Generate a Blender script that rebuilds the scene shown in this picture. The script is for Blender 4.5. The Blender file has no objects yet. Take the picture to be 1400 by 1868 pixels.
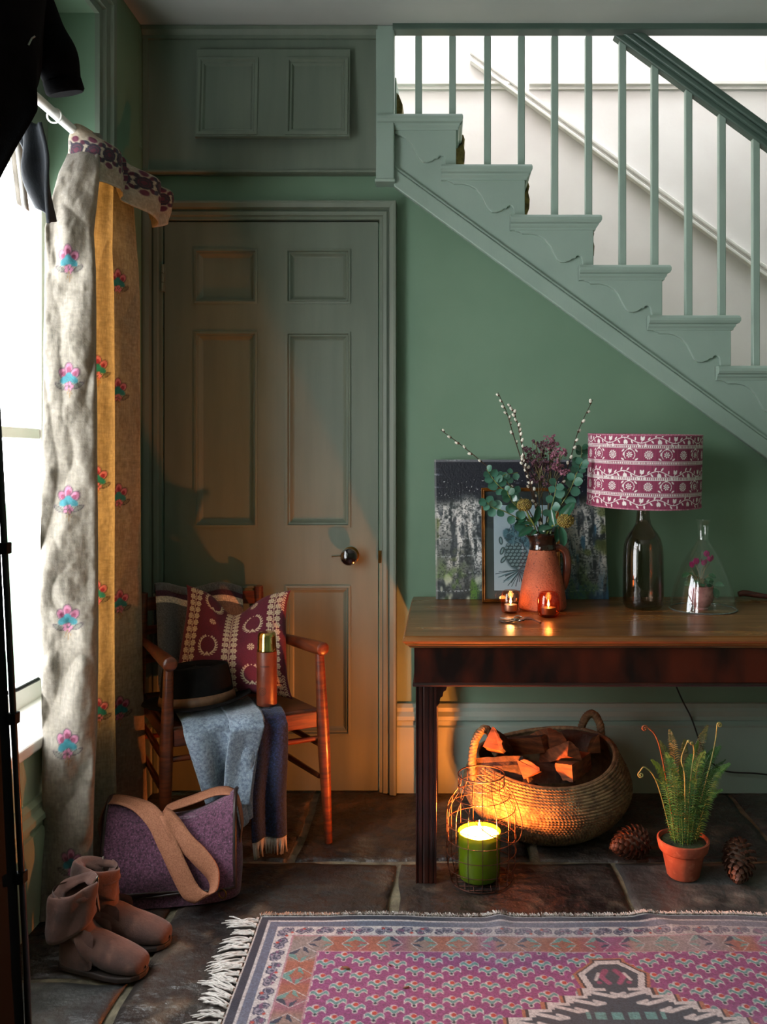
import bpy, bmesh, math, random
import numpy as np
from mathutils import Vector, Matrix, Euler

# ------------------------------------------------------------------ camera, world, daylight, exposure
F, VX, VY, H = 1560.0, 812.0, 835.0, 1.2      # focal length in pixels, eye line, eye height (1400x1868 frame)
sc = bpy.context.scene
COL = sc.collection
cam_d = bpy.data.cameras.new('camera')
cam_d.sensor_fit = 'HORIZONTAL'; cam_d.sensor_width = 36.0
cam_d.lens = 36.0 * F / 1400.0
cam_d.shift_x = (700.0 - VX) / 1400.0
cam_d.shift_y = (VY - 934.0) / 1400.0
cam_d.clip_start = 0.02
cam = bpy.data.objects.new('camera', cam_d); COL.objects.link(cam)
cam.location = (0, 0, H); cam.rotation_euler = (math.pi / 2, 0, 0)
sc.camera = cam

WORLD_STRENGTH = 15.0
w = bpy.data.worlds.new('overcast_sky'); sc.world = w; w.use_nodes = True
bgn = w.node_tree.nodes['Background']
bgn.inputs[0].default_value = (0.93, 0.97, 1.0, 1); bgn.inputs[1].default_value = WORLD_STRENGTH

def portal(name, loc, rot, sx, sy):
    l = bpy.data.lights.new(name, 'AREA'); l.shape = 'RECTANGLE'; l.size = sx; l.size_y = sy
    l.cycles.is_portal = True
    o = bpy.data.objects.new(name, l); COL.objects.link(o); o.location = loc; o.rotation_euler = rot
    return o
portal('window_portal', (-1.285, 1.77, 1.275), (0, -math.pi / 2, 0), 1.60, 1.75)
portal('near_window_portal', (-1.285, .12, 1.93), (0, -math.pi / 2, 0), 1.06, 1.06)
portal('skylight_portal', (0.40, 3.58, 4.60), (0, 0, 0), 2.8, 0.86)

vs = sc.view_settings
vs.view_transform = 'Standard'; vs.look = 'None'; vs.gamma = 1.0; vs.use_curve_mapping = False
vs.exposure = 0.0
try:
    sc.cycles.use_denoising = True
    sc.cycles.max_bounces = 10; sc.cycles.transparent_max_bounces = 16
    sc.cycles.sample_clamp_indirect = 6.0
except Exception:
    pass

# ------------------------------------------------------------------ helpers
R = math.radians
rng = random.Random(7)
BASE = {}; MW = {}

def P(px, py, Y):
    return Vector(((px - VX) * Y / F, Y, H - (py - VY) * Y / F))
def X(px, Y): return (px - VX) * Y / F
def Z(py, Y): return H - (py - VY) * Y / F

def s2l(c):
    c = np.asarray(c, float)
    return np.where(c <= 0.04045, c / 12.92, ((c + 0.055) / 1.055) ** 2.4)
def C8(r, g, b):
    a = s2l(np.array([r, g, b]) / 255.0)
    return (float(a[0]), float(a[1]), float(a[2]), 1.0)

def link(o): COL.objects.link(o); return o

def tag(o, label=None, cat=None, group=None, kind=None):
    if label: o['label'] = label
    if cat: o['category'] = cat
    if group: o['group'] = group
    if kind: o['kind'] = kind
    return o

def thing(name, loc, label, cat, group=None, kind=None):
    o = bpy.data.objects.new(name, None); link(o); o.location = loc
    o.empty_display_size = 0.05
    BASE[o.name] = Vector(loc)
    return tag(o, label, cat, group, kind)

def rotm(ax, deg): return Matrix.Rotation(R(deg), 4, ax)

class MB:
    def __init__(s): s.v = []; s.f = []
    def add(s, vs_, fs, M=None):
        n = len(s.v)
        if M is not None: vs_ = [M @ Vector(p) for p in vs_]
        s.v.extend([tuple(p) for p in vs_]); s.f.extend([tuple(i + n for i in q) for q in fs]); return s
    def box(s, x0, x1, y0, y1, z0, z1, M=None):
        v = [(x0,y0,z0),(x1,y0,z0),(x1,y1,z0),(x0,y1,z0),(x0,y0,z1),(x1,y0,z1),(x1,y1,z1),(x0,y1,z1)]
        return s.add(v, [(0,3,2,1),(4,5,6,7),(0,1,5,4),(1,2,6,5),(2,3,7,6),(3,0,4,7)], M)
    def prism(s, pts, ax, a, b, M=None):
        n = len(pts)
        def mk(p, t):
            return (p[0], t, p[1]) if ax == 'y' else ((t, p[0], p[1]) if ax == 'x' else (p[0], p[1], t))
        v = [mk(p, a) for p in pts] + [mk(p, b) for p in pts]
        f = [tuple(range(n)), tuple(range(2*n-1, n-1, -1))] + [(i, i+n, (i+1) % n + n, (i+1) % n) for i in range(n)]
        return s.add(v, f, M)
    def tube(s, pts, r, n=8, closed=False, M=None, flat=1.0):
        pts = [Vector(p) for p in pts]; m = len(pts)
        rs = r if hasattr(r, '__len__') else [r] * m
        T = []
        for i in range(m):
            a = pts[i-1] if (i > 0 or closed) else pts[i]
            b = pts[(i+1) % m] if (i < m-1 or closed) else pts[i]
            t = (b - a); t = t.normalized() if t.length > 1e-9 else Vector((0,0,1)); T.append(t)
        up = Vector((0,0,1)) if abs(T[0].z) < .9 else Vector((1,0,0))
        nv = T[0].cross(up).normalized(); v = []
        for i in range(m):
            nv = (nv - T[i] * nv.dot(T[i]))
            nv = nv.normalized() if nv.length > 1e-6 else T[i].orthogonal().normalized()
            bv = T[i].cross(nv)
            for k in range(n):
                a = 2*math.pi*k/n
                v.append(pts[i] + nv*math.cos(a)*rs[i] + bv*math.sin(a)*rs[i]*flat)
        f = []
        for i in range(m if closed else m-1):
            j = (i+1) % m
            for k in range(n):
                f.append((i*n+k, i*n+(k+1) % n, j*n+(k+1) % n, j*n+k))
        if not closed:
            f.append(tuple(range(n-1, -1, -1))); f.append(tuple((m-1)*n+k for k in range(n)))
        return s.add(v, f, M)
    def lathe(s, prof, n=32, c=(0,0,0), M=None, closed=False):
        v = []; f = []; m = len(prof); c = Vector(c)
        for (r, z) in prof:
            for k in range(n):
                a = 2*math.pi*k/n
                v.append(c + Vector((r*math.cos(a), r*math.sin(a), z)))
        for i in range(m if closed else m-1):
            j = (i+1) % m
            for k in range(n):
                f.append((i*n+k, i*n+(k+1) % n, j*n+(k+1) % n, j*n+k))
        if not closed:
            if prof[0][0] > 1e-6: f.append(tuple(range(n-1, -1, -1)))
            if prof[-1][0] > 1e-6: f.append(tuple((m-1)*n+k for k in range(n)))
        return s.add(v, f, M)
    def lathe_open(s, prof, n=32, c=(0,0,0), M=None):
        k = len(s.f); s.lathe(prof, n, c, M)
        s.f = s.f[:k] + [q for q in s.f[k:] if len(q) == 4 or n == 4]
        return s
    def grid(s, fn, nu, nv, cu=False, M=None):
        v = [fn(i/(nu if cu else nu-1), j/(nv-1)) for j in range(nv) for i in range(nu)]
        f = []
        for j in range(nv-1):
            for i in range(nu if cu else nu-1):
                i2 = (i+1) % nu
                f.append((j*nu+i, j*nu+i2, (j+1)*nu+i2, (j+1)*nu+i))
        return s.add(v, f, M)
    def ell(s, c, r, nu=12, nv=8, M=None):
        c = Vector(c)
        rr = r if hasattr(r, '__len__') else (r, r, r)
        prof = [(math.sin(math.pi*i/(nv)), -math.cos(math.pi*i/(nv))) for i in range(nv+1)]
        T = Matrix.Translation(c) @ Matrix.Diagonal((rr[0], rr[1], rr[2], 1))
        if M is not None: T = M @ T
        v = [(0,0,-1)]; f = []
        for i in range(1, nv):
            for k in range(nu):
                a = 2*math.pi*k/nu; v.append((prof[i][0]*math.cos(a), prof[i][0]*math.sin(a), prof[i][1]))
        v.append((0,0,1)); L = len(v)-1
        for k in range(nu): f.append((0, 1+(k+1) % nu, 1+k))
        for i in range(nv-2):
            for k in range(nu):
                a = 1+i*nu; b = a+nu
                f.append((a+k, a+(k+1) % nu, b+(k+1) % nu, b+k))
        for k in range(nu): f.append((L, 1+(nv-2)*nu+k, 1+(nv-2)*nu+(k+1) % nu))
        return s.add(v, f, T)
    def build(s, name, mat, parent=None, smooth=False, bevel=0, seg=2, fix=True, cols=None, angle=40, base=None):
        me = bpy.data.meshes.new(name)
        v = np.array(s.v, dtype=float)
        if parent is not None:
            b = np.array(BASE[parent.name])
        elif base is not None:
            b = np.array(base, float)
        else:
            mn, mx = v.min(0), v.max(0); b = np.array([(mn[0]+mx[0])/2, (mn[1]+mx[1])/2, mn[2]])
        me.from_pydata((v - b).tolist(), [], s.f); me.update()
        if fix and len(s.f) < 60000:
            bm = bmesh.new(); bm.from_mesh(me); bmesh.ops.recalc_face_normals(bm, faces=bm.faces); bm.to_mesh(me); bm.free()
        o = bpy.data.objects.new(name, me); link(o)
        if parent is not None: o.parent = parent
        else: o.location = b
        BASE[o.name] = Vector(b)
        setm(o, mat)
        if smooth:
            me.polygons.foreach_set('use_smooth', [True]*len(me.polygons))
            if smooth != 'all':
                try: me.set_sharp_from_angle(angle=R(angle))
                except Exception: pass
        if cols is not None:
            a = me.color_attributes.new('Col', 'FLOAT_COLOR', 'POINT')
            c = np.ones((len(s.v), 4), dtype=np.float32); c[:, :3] = cols
            a.data.foreach_set('color', c.ravel())
        if bevel:
            m = o.modifiers.new('bevel', 'BEVEL'); m.width = bevel; m.segments = seg; m.limit_method = 'ANGLE'; m.angle_limit = R(35)
        return o

def setm(o, mat):
    o.data.materials.clear()
    for m in (mat if isinstance(mat, (list, tuple)) else [mat]): o.data.materials.append(m)

def npgrid(name, Pts, cols, mat, parent=None, cu=False, base=None, smooth=True):
    """Pts: array (nv, nu, 3) -> one grid mesh with colours per vertex (a printed or woven pattern)"""
    nv, nu = Pts.shape[:2]
    idx = np.arange(nv*nu).reshape(nv, nu)
    if cu:
        idn = np.roll(idx, -1, axis=1)
        q = np.stack([idx[:-1], idn[:-1], idn[1:], idx[1:]], -1).reshape(-1, 4)
    else:
        q = np.stack([idx[:-1, :-1], idx[:-1, 1:], idx[1:, 1:], idx[1:, :-1]], -1).reshape(-1, 4)
    v = Pts.reshape(-1, 3)
    if parent is not None: b = np.array(BASE[parent.name])
    elif base is not None: b = np.array(base, float)
    else:
        mn, mx = v.min(0), v.max(0); b = np.array([(mn[0]+mx[0])/2, (mn[1]+mx[1])/2, mn[2]])
    me = bpy.data.meshes.new(name)
    me.vertices.add(len(v)); me.vertices.foreach_set('co', (v - b).astype(np.float32).ravel())
    me.loops.add(len(q)*4); me.loops.foreach_set('vertex_index', q.astype(np.int32).ravel())
    me.polygons.add(len(q)); me.polygons.foreach_set('loop_start', np.arange(0, len(q)*4, 4, dtype=np.int32))
    me.polygons.foreach_set('use_smooth', np.full(len(q), bool(smooth)))
    me.update(calc_edges=True); me.validate()
    if cols is not None:
        a = me.color_attributes.new('Col', 'FLOAT_COLOR', 'POINT')
        c = np.ones((len(v), 4), dtype=np.float32); c[:, :3] = s2l(np.clip(cols.reshape(-1, 3), 0, 1))
        a.data.foreach_set('color', c.ravel())
    o = bpy.data.objects.new(name, me); link(o)
    if parent is not None: o.parent = parent
    else: o.location = b
    BASE[o.name] = Vector(b); setm(o, mat)
    return o

def solid(o, t, off=0.0):
    m = o.modifiers.new('thickness', 'SOLIDIFY'); m.thickness = t; m.offset = off; return o
def subd(o, n=1):
    m = o.modifiers.new('smooth', 'SUBSURF'); m.levels = n; m.render_levels = n; return o

def inst(mesh, name, parent, M):
    """a copy of an alike piece that shares mesh data; M is its world matrix, parent carries no rotation"""
    o = bpy.data.objects.new(name, mesh); link(o); o.parent = parent
    o.matrix_local = (MW[parent.name].inverted() if parent.name in MW else Matrix.Translation(-BASE[parent.name])) @ M
    MW[o.name] = M; BASE[o.name] = BASE[parent.name]
    return o

def meshonly(mb, name, mat, smooth=True):
    o = mb.build(name, mat, smooth=smooth, base=(0,0,0)); me = o.data
    bpy.data.objects.remove(o); return me

def cr(pts, n=8, closed=False):
    """Catmull-Rom through points"""
    P_ = [Vector(p) for p in pts]; out = []; m = len(P_)
    for i in range(m if closed else m-1):
        p0 = P_[(i-1) % m] if (closed or i > 0) else P_[0]*2-P_[1]
        p1 = P_[i]; p2 = P_[(i+1) % m]
        p3 = P_[(i+2) % m] if (closed or i < m-2) else P_[m-1]*2-P_[m-2]
        for k in range(n):
            t = k/n
            out.append(0.5*((2*p1)+(p2-p0)*t+(2*p0-5*p1+4*p2-p3)*t*t+(3*p1-p0-3*p2+p3)*t**3))
    if not closed: out.append(P_[-1].copy())
    return out

def npcr(pts, N):
    """resample a Catmull-Rom curve at N points, even in length -> (N,d), total length"""
    a = np.array([tuple(p) for p in cr([Vector((*p, 0)[:3]) if len(p) == 2 else Vector(p) for p in pts], 16)])
    d = np.r_[0, np.cumsum(np.linalg.norm(np.diff(a, axis=0), axis=1))]
    t = np.linspace(0, d[-1], N)
    return np.stack([np.interp(t, d, a[:, i]) for i in range(3)], 1), d[-1]

# value noise for patterns
def vn(x, y, seed=0):
    x = np.asarray(x, float); y = np.asarray(y, float)
    xi = np.floor(x).astype(np.int64); yi = np.floor(y).astype(np.int64); fx = x-xi; fy = y-yi
    fx = fx*fx*(3-2*fx); fy = fy*fy*(3-2*fy)
    def h(i, j):
        n = (i*374761393 + j*668265263 + seed*982451653) & 0xffffffff
        n = ((n ^ (n >> 13))*1274126177) & 0xffffffff
        return ((n ^ (n >> 16)) & 0xffff)/65535.0
    return (h(xi, yi)*(1-fx)+h(xi+1, yi)*fx)*(1-fy)+(h(xi, yi+1)*(1-fx)+h(xi+1, yi+1)*fx)*fy
def fbm(x, y, seed=0, oc=4):
    s = 0; a = .5; t = 0
    for o in range(oc): s = s+a*vn(x*2**o, y*2**o, seed+o*17); t += a; a *= .55
    return s/t
def rgb(r, g, b): return np.array([r, g, b])/255.0
def put(img, mask, c):
    m = np.clip(mask, 0, 1)[..., None]; img[...] = img*(1-m)+np.asarray(c)*m
def sst(e0, e1, x): t = np.clip((x-e0)/(e1-e0), 0, 1); return t*t*(3-2*t)
def disk(u, v, cx, cy, r, s=None):
    s = s or r*.25; return 1-sst(r-s/2, r+s/2, np.hypot(u-cx, v-cy))
def oval(u, v, cx, cy, a, b, ang=0):
    ca, sa = math.cos(ang), math.sin(ang); x = (u-cx)*ca+(v-cy)*sa; y = -(u-cx)*sa+(v-cy)*ca
    return 1-sst(.85, 1.15, np.hypot(x/a, y/b))
def seg(u, v, x0, y0, x1, y1, wd):
    dx, dy = x1-x0, y1-y0; t = np.clip(((u-x0)*dx+(v-y0)*dy)/(dx*dx+dy*dy+1e-12), 0, 1)
    return 1-sst(wd*.7, wd*1.3, np.hypot(u-x0-t*dx, v-y0-t*dy))

# ------------------------------------------------------------------ materials
MATS = {}
def nt(name):
    m = bpy.data.materials.new(name); m.use_nodes = True
    t = m.node_tree; return m, t, t.nodes, t.links, t.nodes['Principled BSDF']

def mat(name, c1, c2=None, rough=.6, scale=8, detail=5, stretch=(1,1,1), lo=.35, hi=.65, bump=0, bscale=60, bstretch=None,
        metal=0, spec=.5, coat=0, sheen=0, trans=0, attr=False, wavew=0, rvar=0, trl=None, bdist=.002, c3=None, fac3=.3, scale3=30):
    if name in MATS: return MATS[name]
    m, t, N, L, B = nt(name); MATS[name] = m
    tc = N.new('ShaderNodeTexCoord')
    mp = N.new('ShaderNodeMapping'); mp.inputs['Scale'].default_value = stretch
    L.new(tc.outputs['Object'], mp.inputs['Vector'])
    no = N.new('ShaderNodeTexNoise'); no.inputs['Scale'].default_value = scale; no.inputs['Detail'].default_value = detail
    L.new(mp.outputs['Vector'], no.inputs['Vector'])
    mr = N.new('ShaderNodeMapRange'); mr.inputs['From Min'].default_value = lo; mr.inputs['From Max'].default_value = hi
    L.new(no.outputs['Fac'], mr.inputs['Value'])
    colout = None
    if attr:
        an = N.new('ShaderNodeAttribute'); an.attribute_name = 'Col'
        if c2:
            mx = N.new('ShaderNodeMix'); mx.data_type = 'RGBA'; mx.blend_type = 'MULTIPLY'; mx.inputs['Factor'].default_value = 1
            L.new(an.outputs['Color'], mx.inputs[6])
            m2 = N.new('ShaderNodeMix'); m2.data_type = 'RGBA'; m2.inputs[6].default_value = c1; m2.inputs[7].default_value = c2
            L.new(mr.outputs['Result'], m2.inputs['Factor']); L.new(m2.outputs[2], mx.inputs[7]); colout = mx.outputs[2]
        else: colout = an.outputs['Color']
    elif c2:
        m2 = N.new('ShaderNodeMix'); m2.data_type = 'RGBA'; m2.inputs[6].default_value = c1; m2.inputs[7].default_value = c2
        L.new(mr.outputs['Result'], m2.inputs['Factor']); colout = m2.outputs[2]
        if c3:
            n3 = N.new('ShaderNodeTexNoise'); n3.inputs['Scale'].default_value = scale3; n3.inputs['Detail'].default_value = 6
            L.new(mp.outputs['Vector'], n3.inputs['Vector'])
            r3 = N.new('ShaderNodeMapRange'); r3.inputs['From Min'].default_value = .55; r3.inputs['From Max'].default_value = .72; r3.inputs['To Max'].default_value = fac3
            L.new(n3.outputs['Fac'], r3.inputs['Value'])
            m3 = N.new('ShaderNodeMix'); m3.data_type = 'RGBA'; m3.inputs[7].default_value = c3
            L.new(r3.outputs['Result'], m3.inputs['Factor']); L.new(colout, m3.inputs[6]); colout = m3.outputs[2]
    if colout: L.new(colout, B.inputs['Base Color'])
    else: B.inputs['Base Color'].default_value = c1
    B.inputs['Roughness'].default_value = rough; B.inputs['Metallic'].default_value = metal
    B.inputs['Specular IOR Level'].default_value = spec; B.inputs['Coat Weight'].default_value = coat
    B.inputs['Coat Roughness'].default_value = .12
    B.inputs['Sheen Weight'].default_value = sheen; B.inputs['Sheen Roughness'].default_value = .5
    B.inputs['Transmission Weight'].default_value = trans
    if rvar:
        rr = N.new('ShaderNodeMapRange'); rr.inputs['To Min'].default_value = max(0, rough-rvar); rr.inputs['To Max'].default_value = min(1, rough+rvar)
        L.new(no.outputs['Fac'], rr.inputs['Value']); L.new(rr.outputs['Result'], B.inputs['Roughness'])
    if bump:
        nb = N.new('ShaderNodeTexNoise'); nb.inputs['Scale'].default_value = bscale; nb.inputs['Detail'].default_value = 6
        if bstretch:
            mb = N.new('ShaderNodeMapping'); mb.inputs['Scale'].default_value = bstretch
            L.new(tc.outputs['Object'], mb.inputs['Vector']); L.new(mb.outputs['Vector'], nb.inputs['Vector'])
        else: L.new(tc.outputs['Object'], nb.inputs['Vector'])
        bn = N.new('ShaderNodeBump'); bn.inputs['Strength'].default_value = bump; bn.inputs['Distance'].default_value = bdist
        L.new(nb.outputs['Fac'], bn.inputs['Height']); L.new(bn.outputs['Normal'], B.inputs['Normal'])
    if trl:
        tr = N.new('ShaderNodeBsdfTranslucent'); ms = N.new('ShaderNodeMixShader'); ms.inputs[0].default_value = trl[0]
        if colout:
            mm = N.new('ShaderNodeMix'); mm.data_type = 'RGBA'; mm.blend_type = 'MULTIPLY'; mm.inputs['Factor'].default_value = 1
            L.new(colout, mm.inputs[6]); mm.inputs[7].default_value = trl[1]; L.new(mm.outputs[2], tr.inputs['Color'])
        else: tr.inputs['Color'].default_value = trl[1]
        out = N['Material Output']
        L.new(B.outputs[0], ms.inputs[1]); L.new(tr.outputs[0], ms.inputs[2]); L.new(ms.outputs[0], out.inputs['Surface'])
    return m

def thin_glass(name, tint=(1,1,1,1), rough=.02, refl=1.0, spec_tint=(1,1,1,1)):
    """thin-walled glass: light passes straight through, a film of reflection by angle"""
    if name in MATS: return MATS[name]
    m, t, N, L, B = nt(name); MATS[name] = m; N.remove(B)
    tr = N.new('ShaderNodeBsdfTransparent'); tr.inputs['Color'].default_value = tint
    gl = N.new('ShaderNodeBsdfGlossy'); gl.inputs['Roughness'].default_value = rough; gl.inputs['Color'].default_value = spec_tint
    lw = N.new('ShaderNodeLayerWeight'); lw.inputs['Blend'].default_value = .5
    pw = N.new('ShaderNodeMath'); pw.operation = 'POWER'; pw.inputs[1].default_value = 4.0; L.new(lw.outputs['Facing'], pw.inputs[0])
    mu = N.new('ShaderNodeMath'); mu.operation = 'MULTIPLY_ADD'; mu.inputs[1].default_value = .75*refl; mu.inputs[2].default_value = .04*refl; mu.use_clamp = True; L.new(pw.outputs[0], mu.inputs[0])
    ms = N.new('ShaderNodeMixShader'); L.new(mu.outputs[0], ms.inputs[0]); L.new(tr.outputs[0], ms.inputs[1]); L.new(gl.outputs[0], ms.inputs[2])
    L.new(ms.outputs[0], N['Material Output'].inputs['Surface']); return m

def emit(name, col, s):
    if name in MATS: return MATS[name]
    m, t, N, L, B = nt(name); MATS[name] = m
    B.inputs['Base Color'].default_value = col; B.inputs['Emission Color'].default_value = col; B.inputs['Emission Strength'].default_value = s
    return m

def point(name, loc, power, col, radius, parent):
    l = bpy.data.lights.new(name, 'POINT'); l.energy = power; l.color = col; l.shadow_soft_size = radius
    o = bpy.data.objects.new(name, l); link(o); o.parent = parent; o.location = Vector(loc) - BASE[parent.name]; return o

M_WALL = mat('sage_green_wall_paint', C8(108,135,112), C8(99,127,104), rough=.6, scale=3, bump=.12, bscale=40, bdist=.003)
M_WOOD = mat('grey_green_woodwork_paint', C8(146,164,152), C8(138,157,145), rough=.45, scale=5, bump=.15, bscale=30, bstretch=(6,6,1), bdist=.002)
M_RAIL = mat('dark_green_rail_paint', C8(74,92,82), C8(66,84,75), rough=.4, scale=5, bump=.1)
M_DOOR = mat('grey_green_door_paint', C8(106,116,102), C8(96,107,94), rough=.5, scale=4, stretch=(4,4,.5), bump=.12, bscale=50, bstretch=(8,8,.6), bdist=.002)
M_CEIL = mat('off_white_ceiling_plaster', C8(172,174,168), C8(160,163,157), rough=.8, scale=2, bump=.2, bscale=9, bdist=.006)
M_WHITE = mat('white_stairwell_plaster', C8(230,225,222), C8(222,215,212), rough=.7, scale=3, bump=.3, bscale=14, bdist=.006)
M_WHITEP = mat('white_gloss_paint', C8(232,228,222), C8(220,216,210), rough=.35, scale=6, bump=.1)
M_MAHOG = mat('dark_mahogany', C8(52,18,9), C8(15,6,5), rough=.3, scale=4, stretch=(1.2,3,3), detail=7, lo=.35, hi=.7, bump=.08, bscale=40, bstretch=(2,20,20), coat=.35)
M_BLACKC = mat('black_wool', C8(7,7,8), C8(3,3,4), rough=1, scale=40, bump=.3, bscale=300, spec=.05)
# ------------------------------------------------------------------ the room
YB = 3.09            # back wall face
XL, XR, YN = -1.079, 2.30, -1.20
ZC = 2.735
def rect_ring(mb, x0, x1, z0, z1, prof):
    """a mitred frame in the XZ plane; prof = [(inset, y), ...]"""
    v = []; f = []
    for (t, y) in prof: v += [(x0+t,y,z0+t),(x1-t,y,z0+t),(x1-t,y,z1-t),(x0+t,y,z1-t)]
    for i in range(len(prof)-1):
        for k in range(4): f.append((i*4+k, i*4+(k+1) % 4, i*4+4+(k+1) % 4, i*4+4+k))
    return mb.add(v, f)
def u_frame(mb, x0, x1, z1, prof, conv, z0=0.0):
    """a mitred three-sided surround; conv(a, z, y) -> xyz"""
    v = []; f = []
    for (t, y) in prof: v += [conv(x0-t, z0, y), conv(x0-t, z1+t, y), conv(x1+t, z1+t, y), conv(x1+t, z0, y)]
    for i in range(len(prof)-1):
        for k in range(3): f.append((i*4+k, i*4+k+1, i*4+5+k, i*4+4+k))
    return mb.add(v, f)

# floor: mortar bed with flagstones laid in it
M_MORTAR = mat('pale_lime_mortar', C8(132,122,98), C8(84,78,62), rough=.9, scale=30, bump=.6, bscale=120, bdist=.004)
floor = MB().box(XL-.3, XR+.2, YN-.1, YB+.05, -.12, -.0105).build('floor', M_MORTAR)
tag(floor, 'dark flagstone floor with pale mortar joints', None, None, 'structure')
M_ST1 = mat('dark_flagstone', C8(70,63,58), C8(20,19,20), rough=.36, scale=5, detail=9, lo=.3, hi=.68, bump=1, bscale=18, bdist=.022, c3=C8(112,96,80), fac3=.65, scale3=9, rvar=.18)
M_ST2 = mat('grey_flagstone', C8(88,88,85), C8(48,48,48), rough=.45, scale=4, detail=9, lo=.3, hi=.7, bump=1, bscale=16, bdist=.016, c3=C8(150,146,136), fac3=.5, scale3=9, rvar=.15)
M_ST3 = mat('brown_flagstone', C8(60,51,44), C8(24,21,20), rough=.40, scale=6, detail=9, lo=.3, hi=.68, bump=1, bscale=20, bdist=.022, c3=C8(112,92,70), fac3=.6, scale3=8, rvar=.18)
def slab(x0, x1, y0, y1, m, seed):
    g = .009; nx = max(8, int((x1-x0)/.02)); ny = max(8, int((y1-y0)/.02))
    u = np.linspace(0, 1, nx); v = np.linspace(0, 1, ny); U, V = np.meshgrid(u, v)
    xx = x0+g+(x1-x0-2*g)*U; yy = y0+g+(y1-y0-2*g)*V
    wob = .016
    xx = xx+(1-U)**8*wob*(vn(yy*9, yy*0, seed)-.3)-U**8*wob*(vn(yy*9, yy*0+5, seed)-.3)
    yy = yy+(1-V)**8*wob*(vn(xx*9, xx*0, seed+3)-.3)-V**8*wob*(vn(xx*9, xx*0+5, seed+3)-.3)
    ed = np.minimum(np.minimum(xx-x0-g*.3, x1-g*.3-xx), np.minimum(yy-y0-g*.3, y1-g*.3-yy))
    zz = (fbm(xx*5, yy*5, seed, 4)-.5)*.010+(fbm(xx*22, yy*22, seed+2, 3)-.5)*.0035-.004*np.exp(-np.clip(ed, 0, 1)/.012)-.001
    top = np.stack([xx, yy, zz], -1)
    # skirt round the stone
    ring = [top.copy()]
    full = np.zeros((ny+2, nx+2, 3)); full[1:-1, 1:-1] = top
    full[0, 1:-1] = top[0]; full[-1, 1:-1] = top[-1]; full[1:-1, 0] = top[:, 0]; full[1:-1, -1] = top[:, -1]
    full[0,0] = top[0,0]; full[0,-1] = top[0,-1]; full[-1,0] = top[-1,0]; full[-1,-1] = top[-1,-1]
    full[0, :, 2] = full[-1, :, 2] = -.03; full[:, 0, 2] = full[:, -1, 2] = -.03
    return npgrid('flagstone', full, None, m, parent=floor)
yr = [(2.547, 3.13), (1.50, 2.547), (.62, 1.50), (-.3, .62), (-1.25, -.3)]
rows = {0: [(-1.36,-.455,M_ST1),(-.455,.27,M_ST3),(.27,1.02,M_ST1),(1.02,1.75,M_ST1),(1.75,2.4,M_ST3)],
        1: [(-.72,-.14,M_ST1),(-.14,.50,M_ST1),(.50,1.15,M_ST2),(1.15,1.80,M_ST1),(1.80,2.4,M_ST3)],
        2: [(-1.1,-.5,M_ST3),(-.5,.2,M_ST1),(.2,.95,M_ST2),(.95,1.7,M_ST1),(1.7,2.4,M_ST1)],
        3: [(-1.1,-.3,M_ST1),(-.3,.5,M_ST3),(.5,1.3,M_ST1),(1.3,2.4,M_ST2)],
        4: [(-1.1,-.6,M_ST1),(-.6,.3,M_ST1),(.3,1.0,M_ST3),(1.0,1.6,M_ST1),(1.6,2.4,M_ST1)]}
sd = 1
for r_, (a, b) in enumerate(yr):
    for (x0, x1, m) in rows[r_]:
        slab(max(x0, XL-.02), x1, a, b, m, sd); sd += 5
slab(XL-.02, -.72, 1.97, 2.547, M_ST3, 91); slab(XL-.02, -.72, 1.50, 1.97, M_ST2, 97)

# ceiling of the hall and roof of the stairwell
ceil = MB().box(XL-.3, XR+.2, YN-.1, 3.02, ZC, ZC+.25).build('ceiling', M_CEIL); tag(ceil, 'off-white plaster ceiling over the hall', None, None, 'structure')
tag(MB().box(XL-.3, -.185, 3.02, 3.14, ZC, ZC+.25).build('ceiling_edge', M_CEIL), 'off-white plaster ceiling along the cupboard', None, None, 'structure')
tag(MB().box(-1.3, -.05, 3.40, 3.46, -.12, 2.3).build('wall_closet', M_WALL), 'green back wall of the closet behind the door', None, None, 'structure')
tag(MB().box(-1.3, .0, 3.09, 3.46, -.12, -.01).build('floor_closet', M_MORTAR), 'stone floor of the closet behind the door', None, None, 'structure')
trim = MB().box(-.185, XR, 3.02, 3.075, ZC-.020, ZC+.25).build('trim_1', M_RAIL, bevel=.004); tag(trim, 'green painted board edging the ceiling above the stairs', None, None, 'structure')

# back wall with the door opening and the slope under the stairs
sx = lambda px: (px-VX)/511.5
sz = lambda py: H+(VY-py)/511.5
DX0, DX1, DZ1 = (297-VX)/507, (693-VX)/507, H+(VY-402)/507
def below(px): return 337+(px-720)*.7294          # lower line of the stair string
wb = MB()
wb.prism([(XL-.2,0),(DX0,0),(DX0,ZC),(XL-.2,ZC)], 'y', YB, YB+.12)
wb.prism([(DX0,DZ1),(DX1,DZ1),(DX1,ZC),(DX0,ZC)], 'y', YB, YB+.12)
xr_px = VX+XR*511.5
wb.prism([(DX1,-.02),(XR,-.02),(XR,sz(below(xr_px))+.06),(sx(712),sz(below(712))+.06),(sx(700),ZC),(DX1,ZC)], 'y', YB, YB+.12)
tag(wb.build('wall_back', M_WALL), 'sage green wall behind the table and door', None, None, 'structure')

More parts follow.
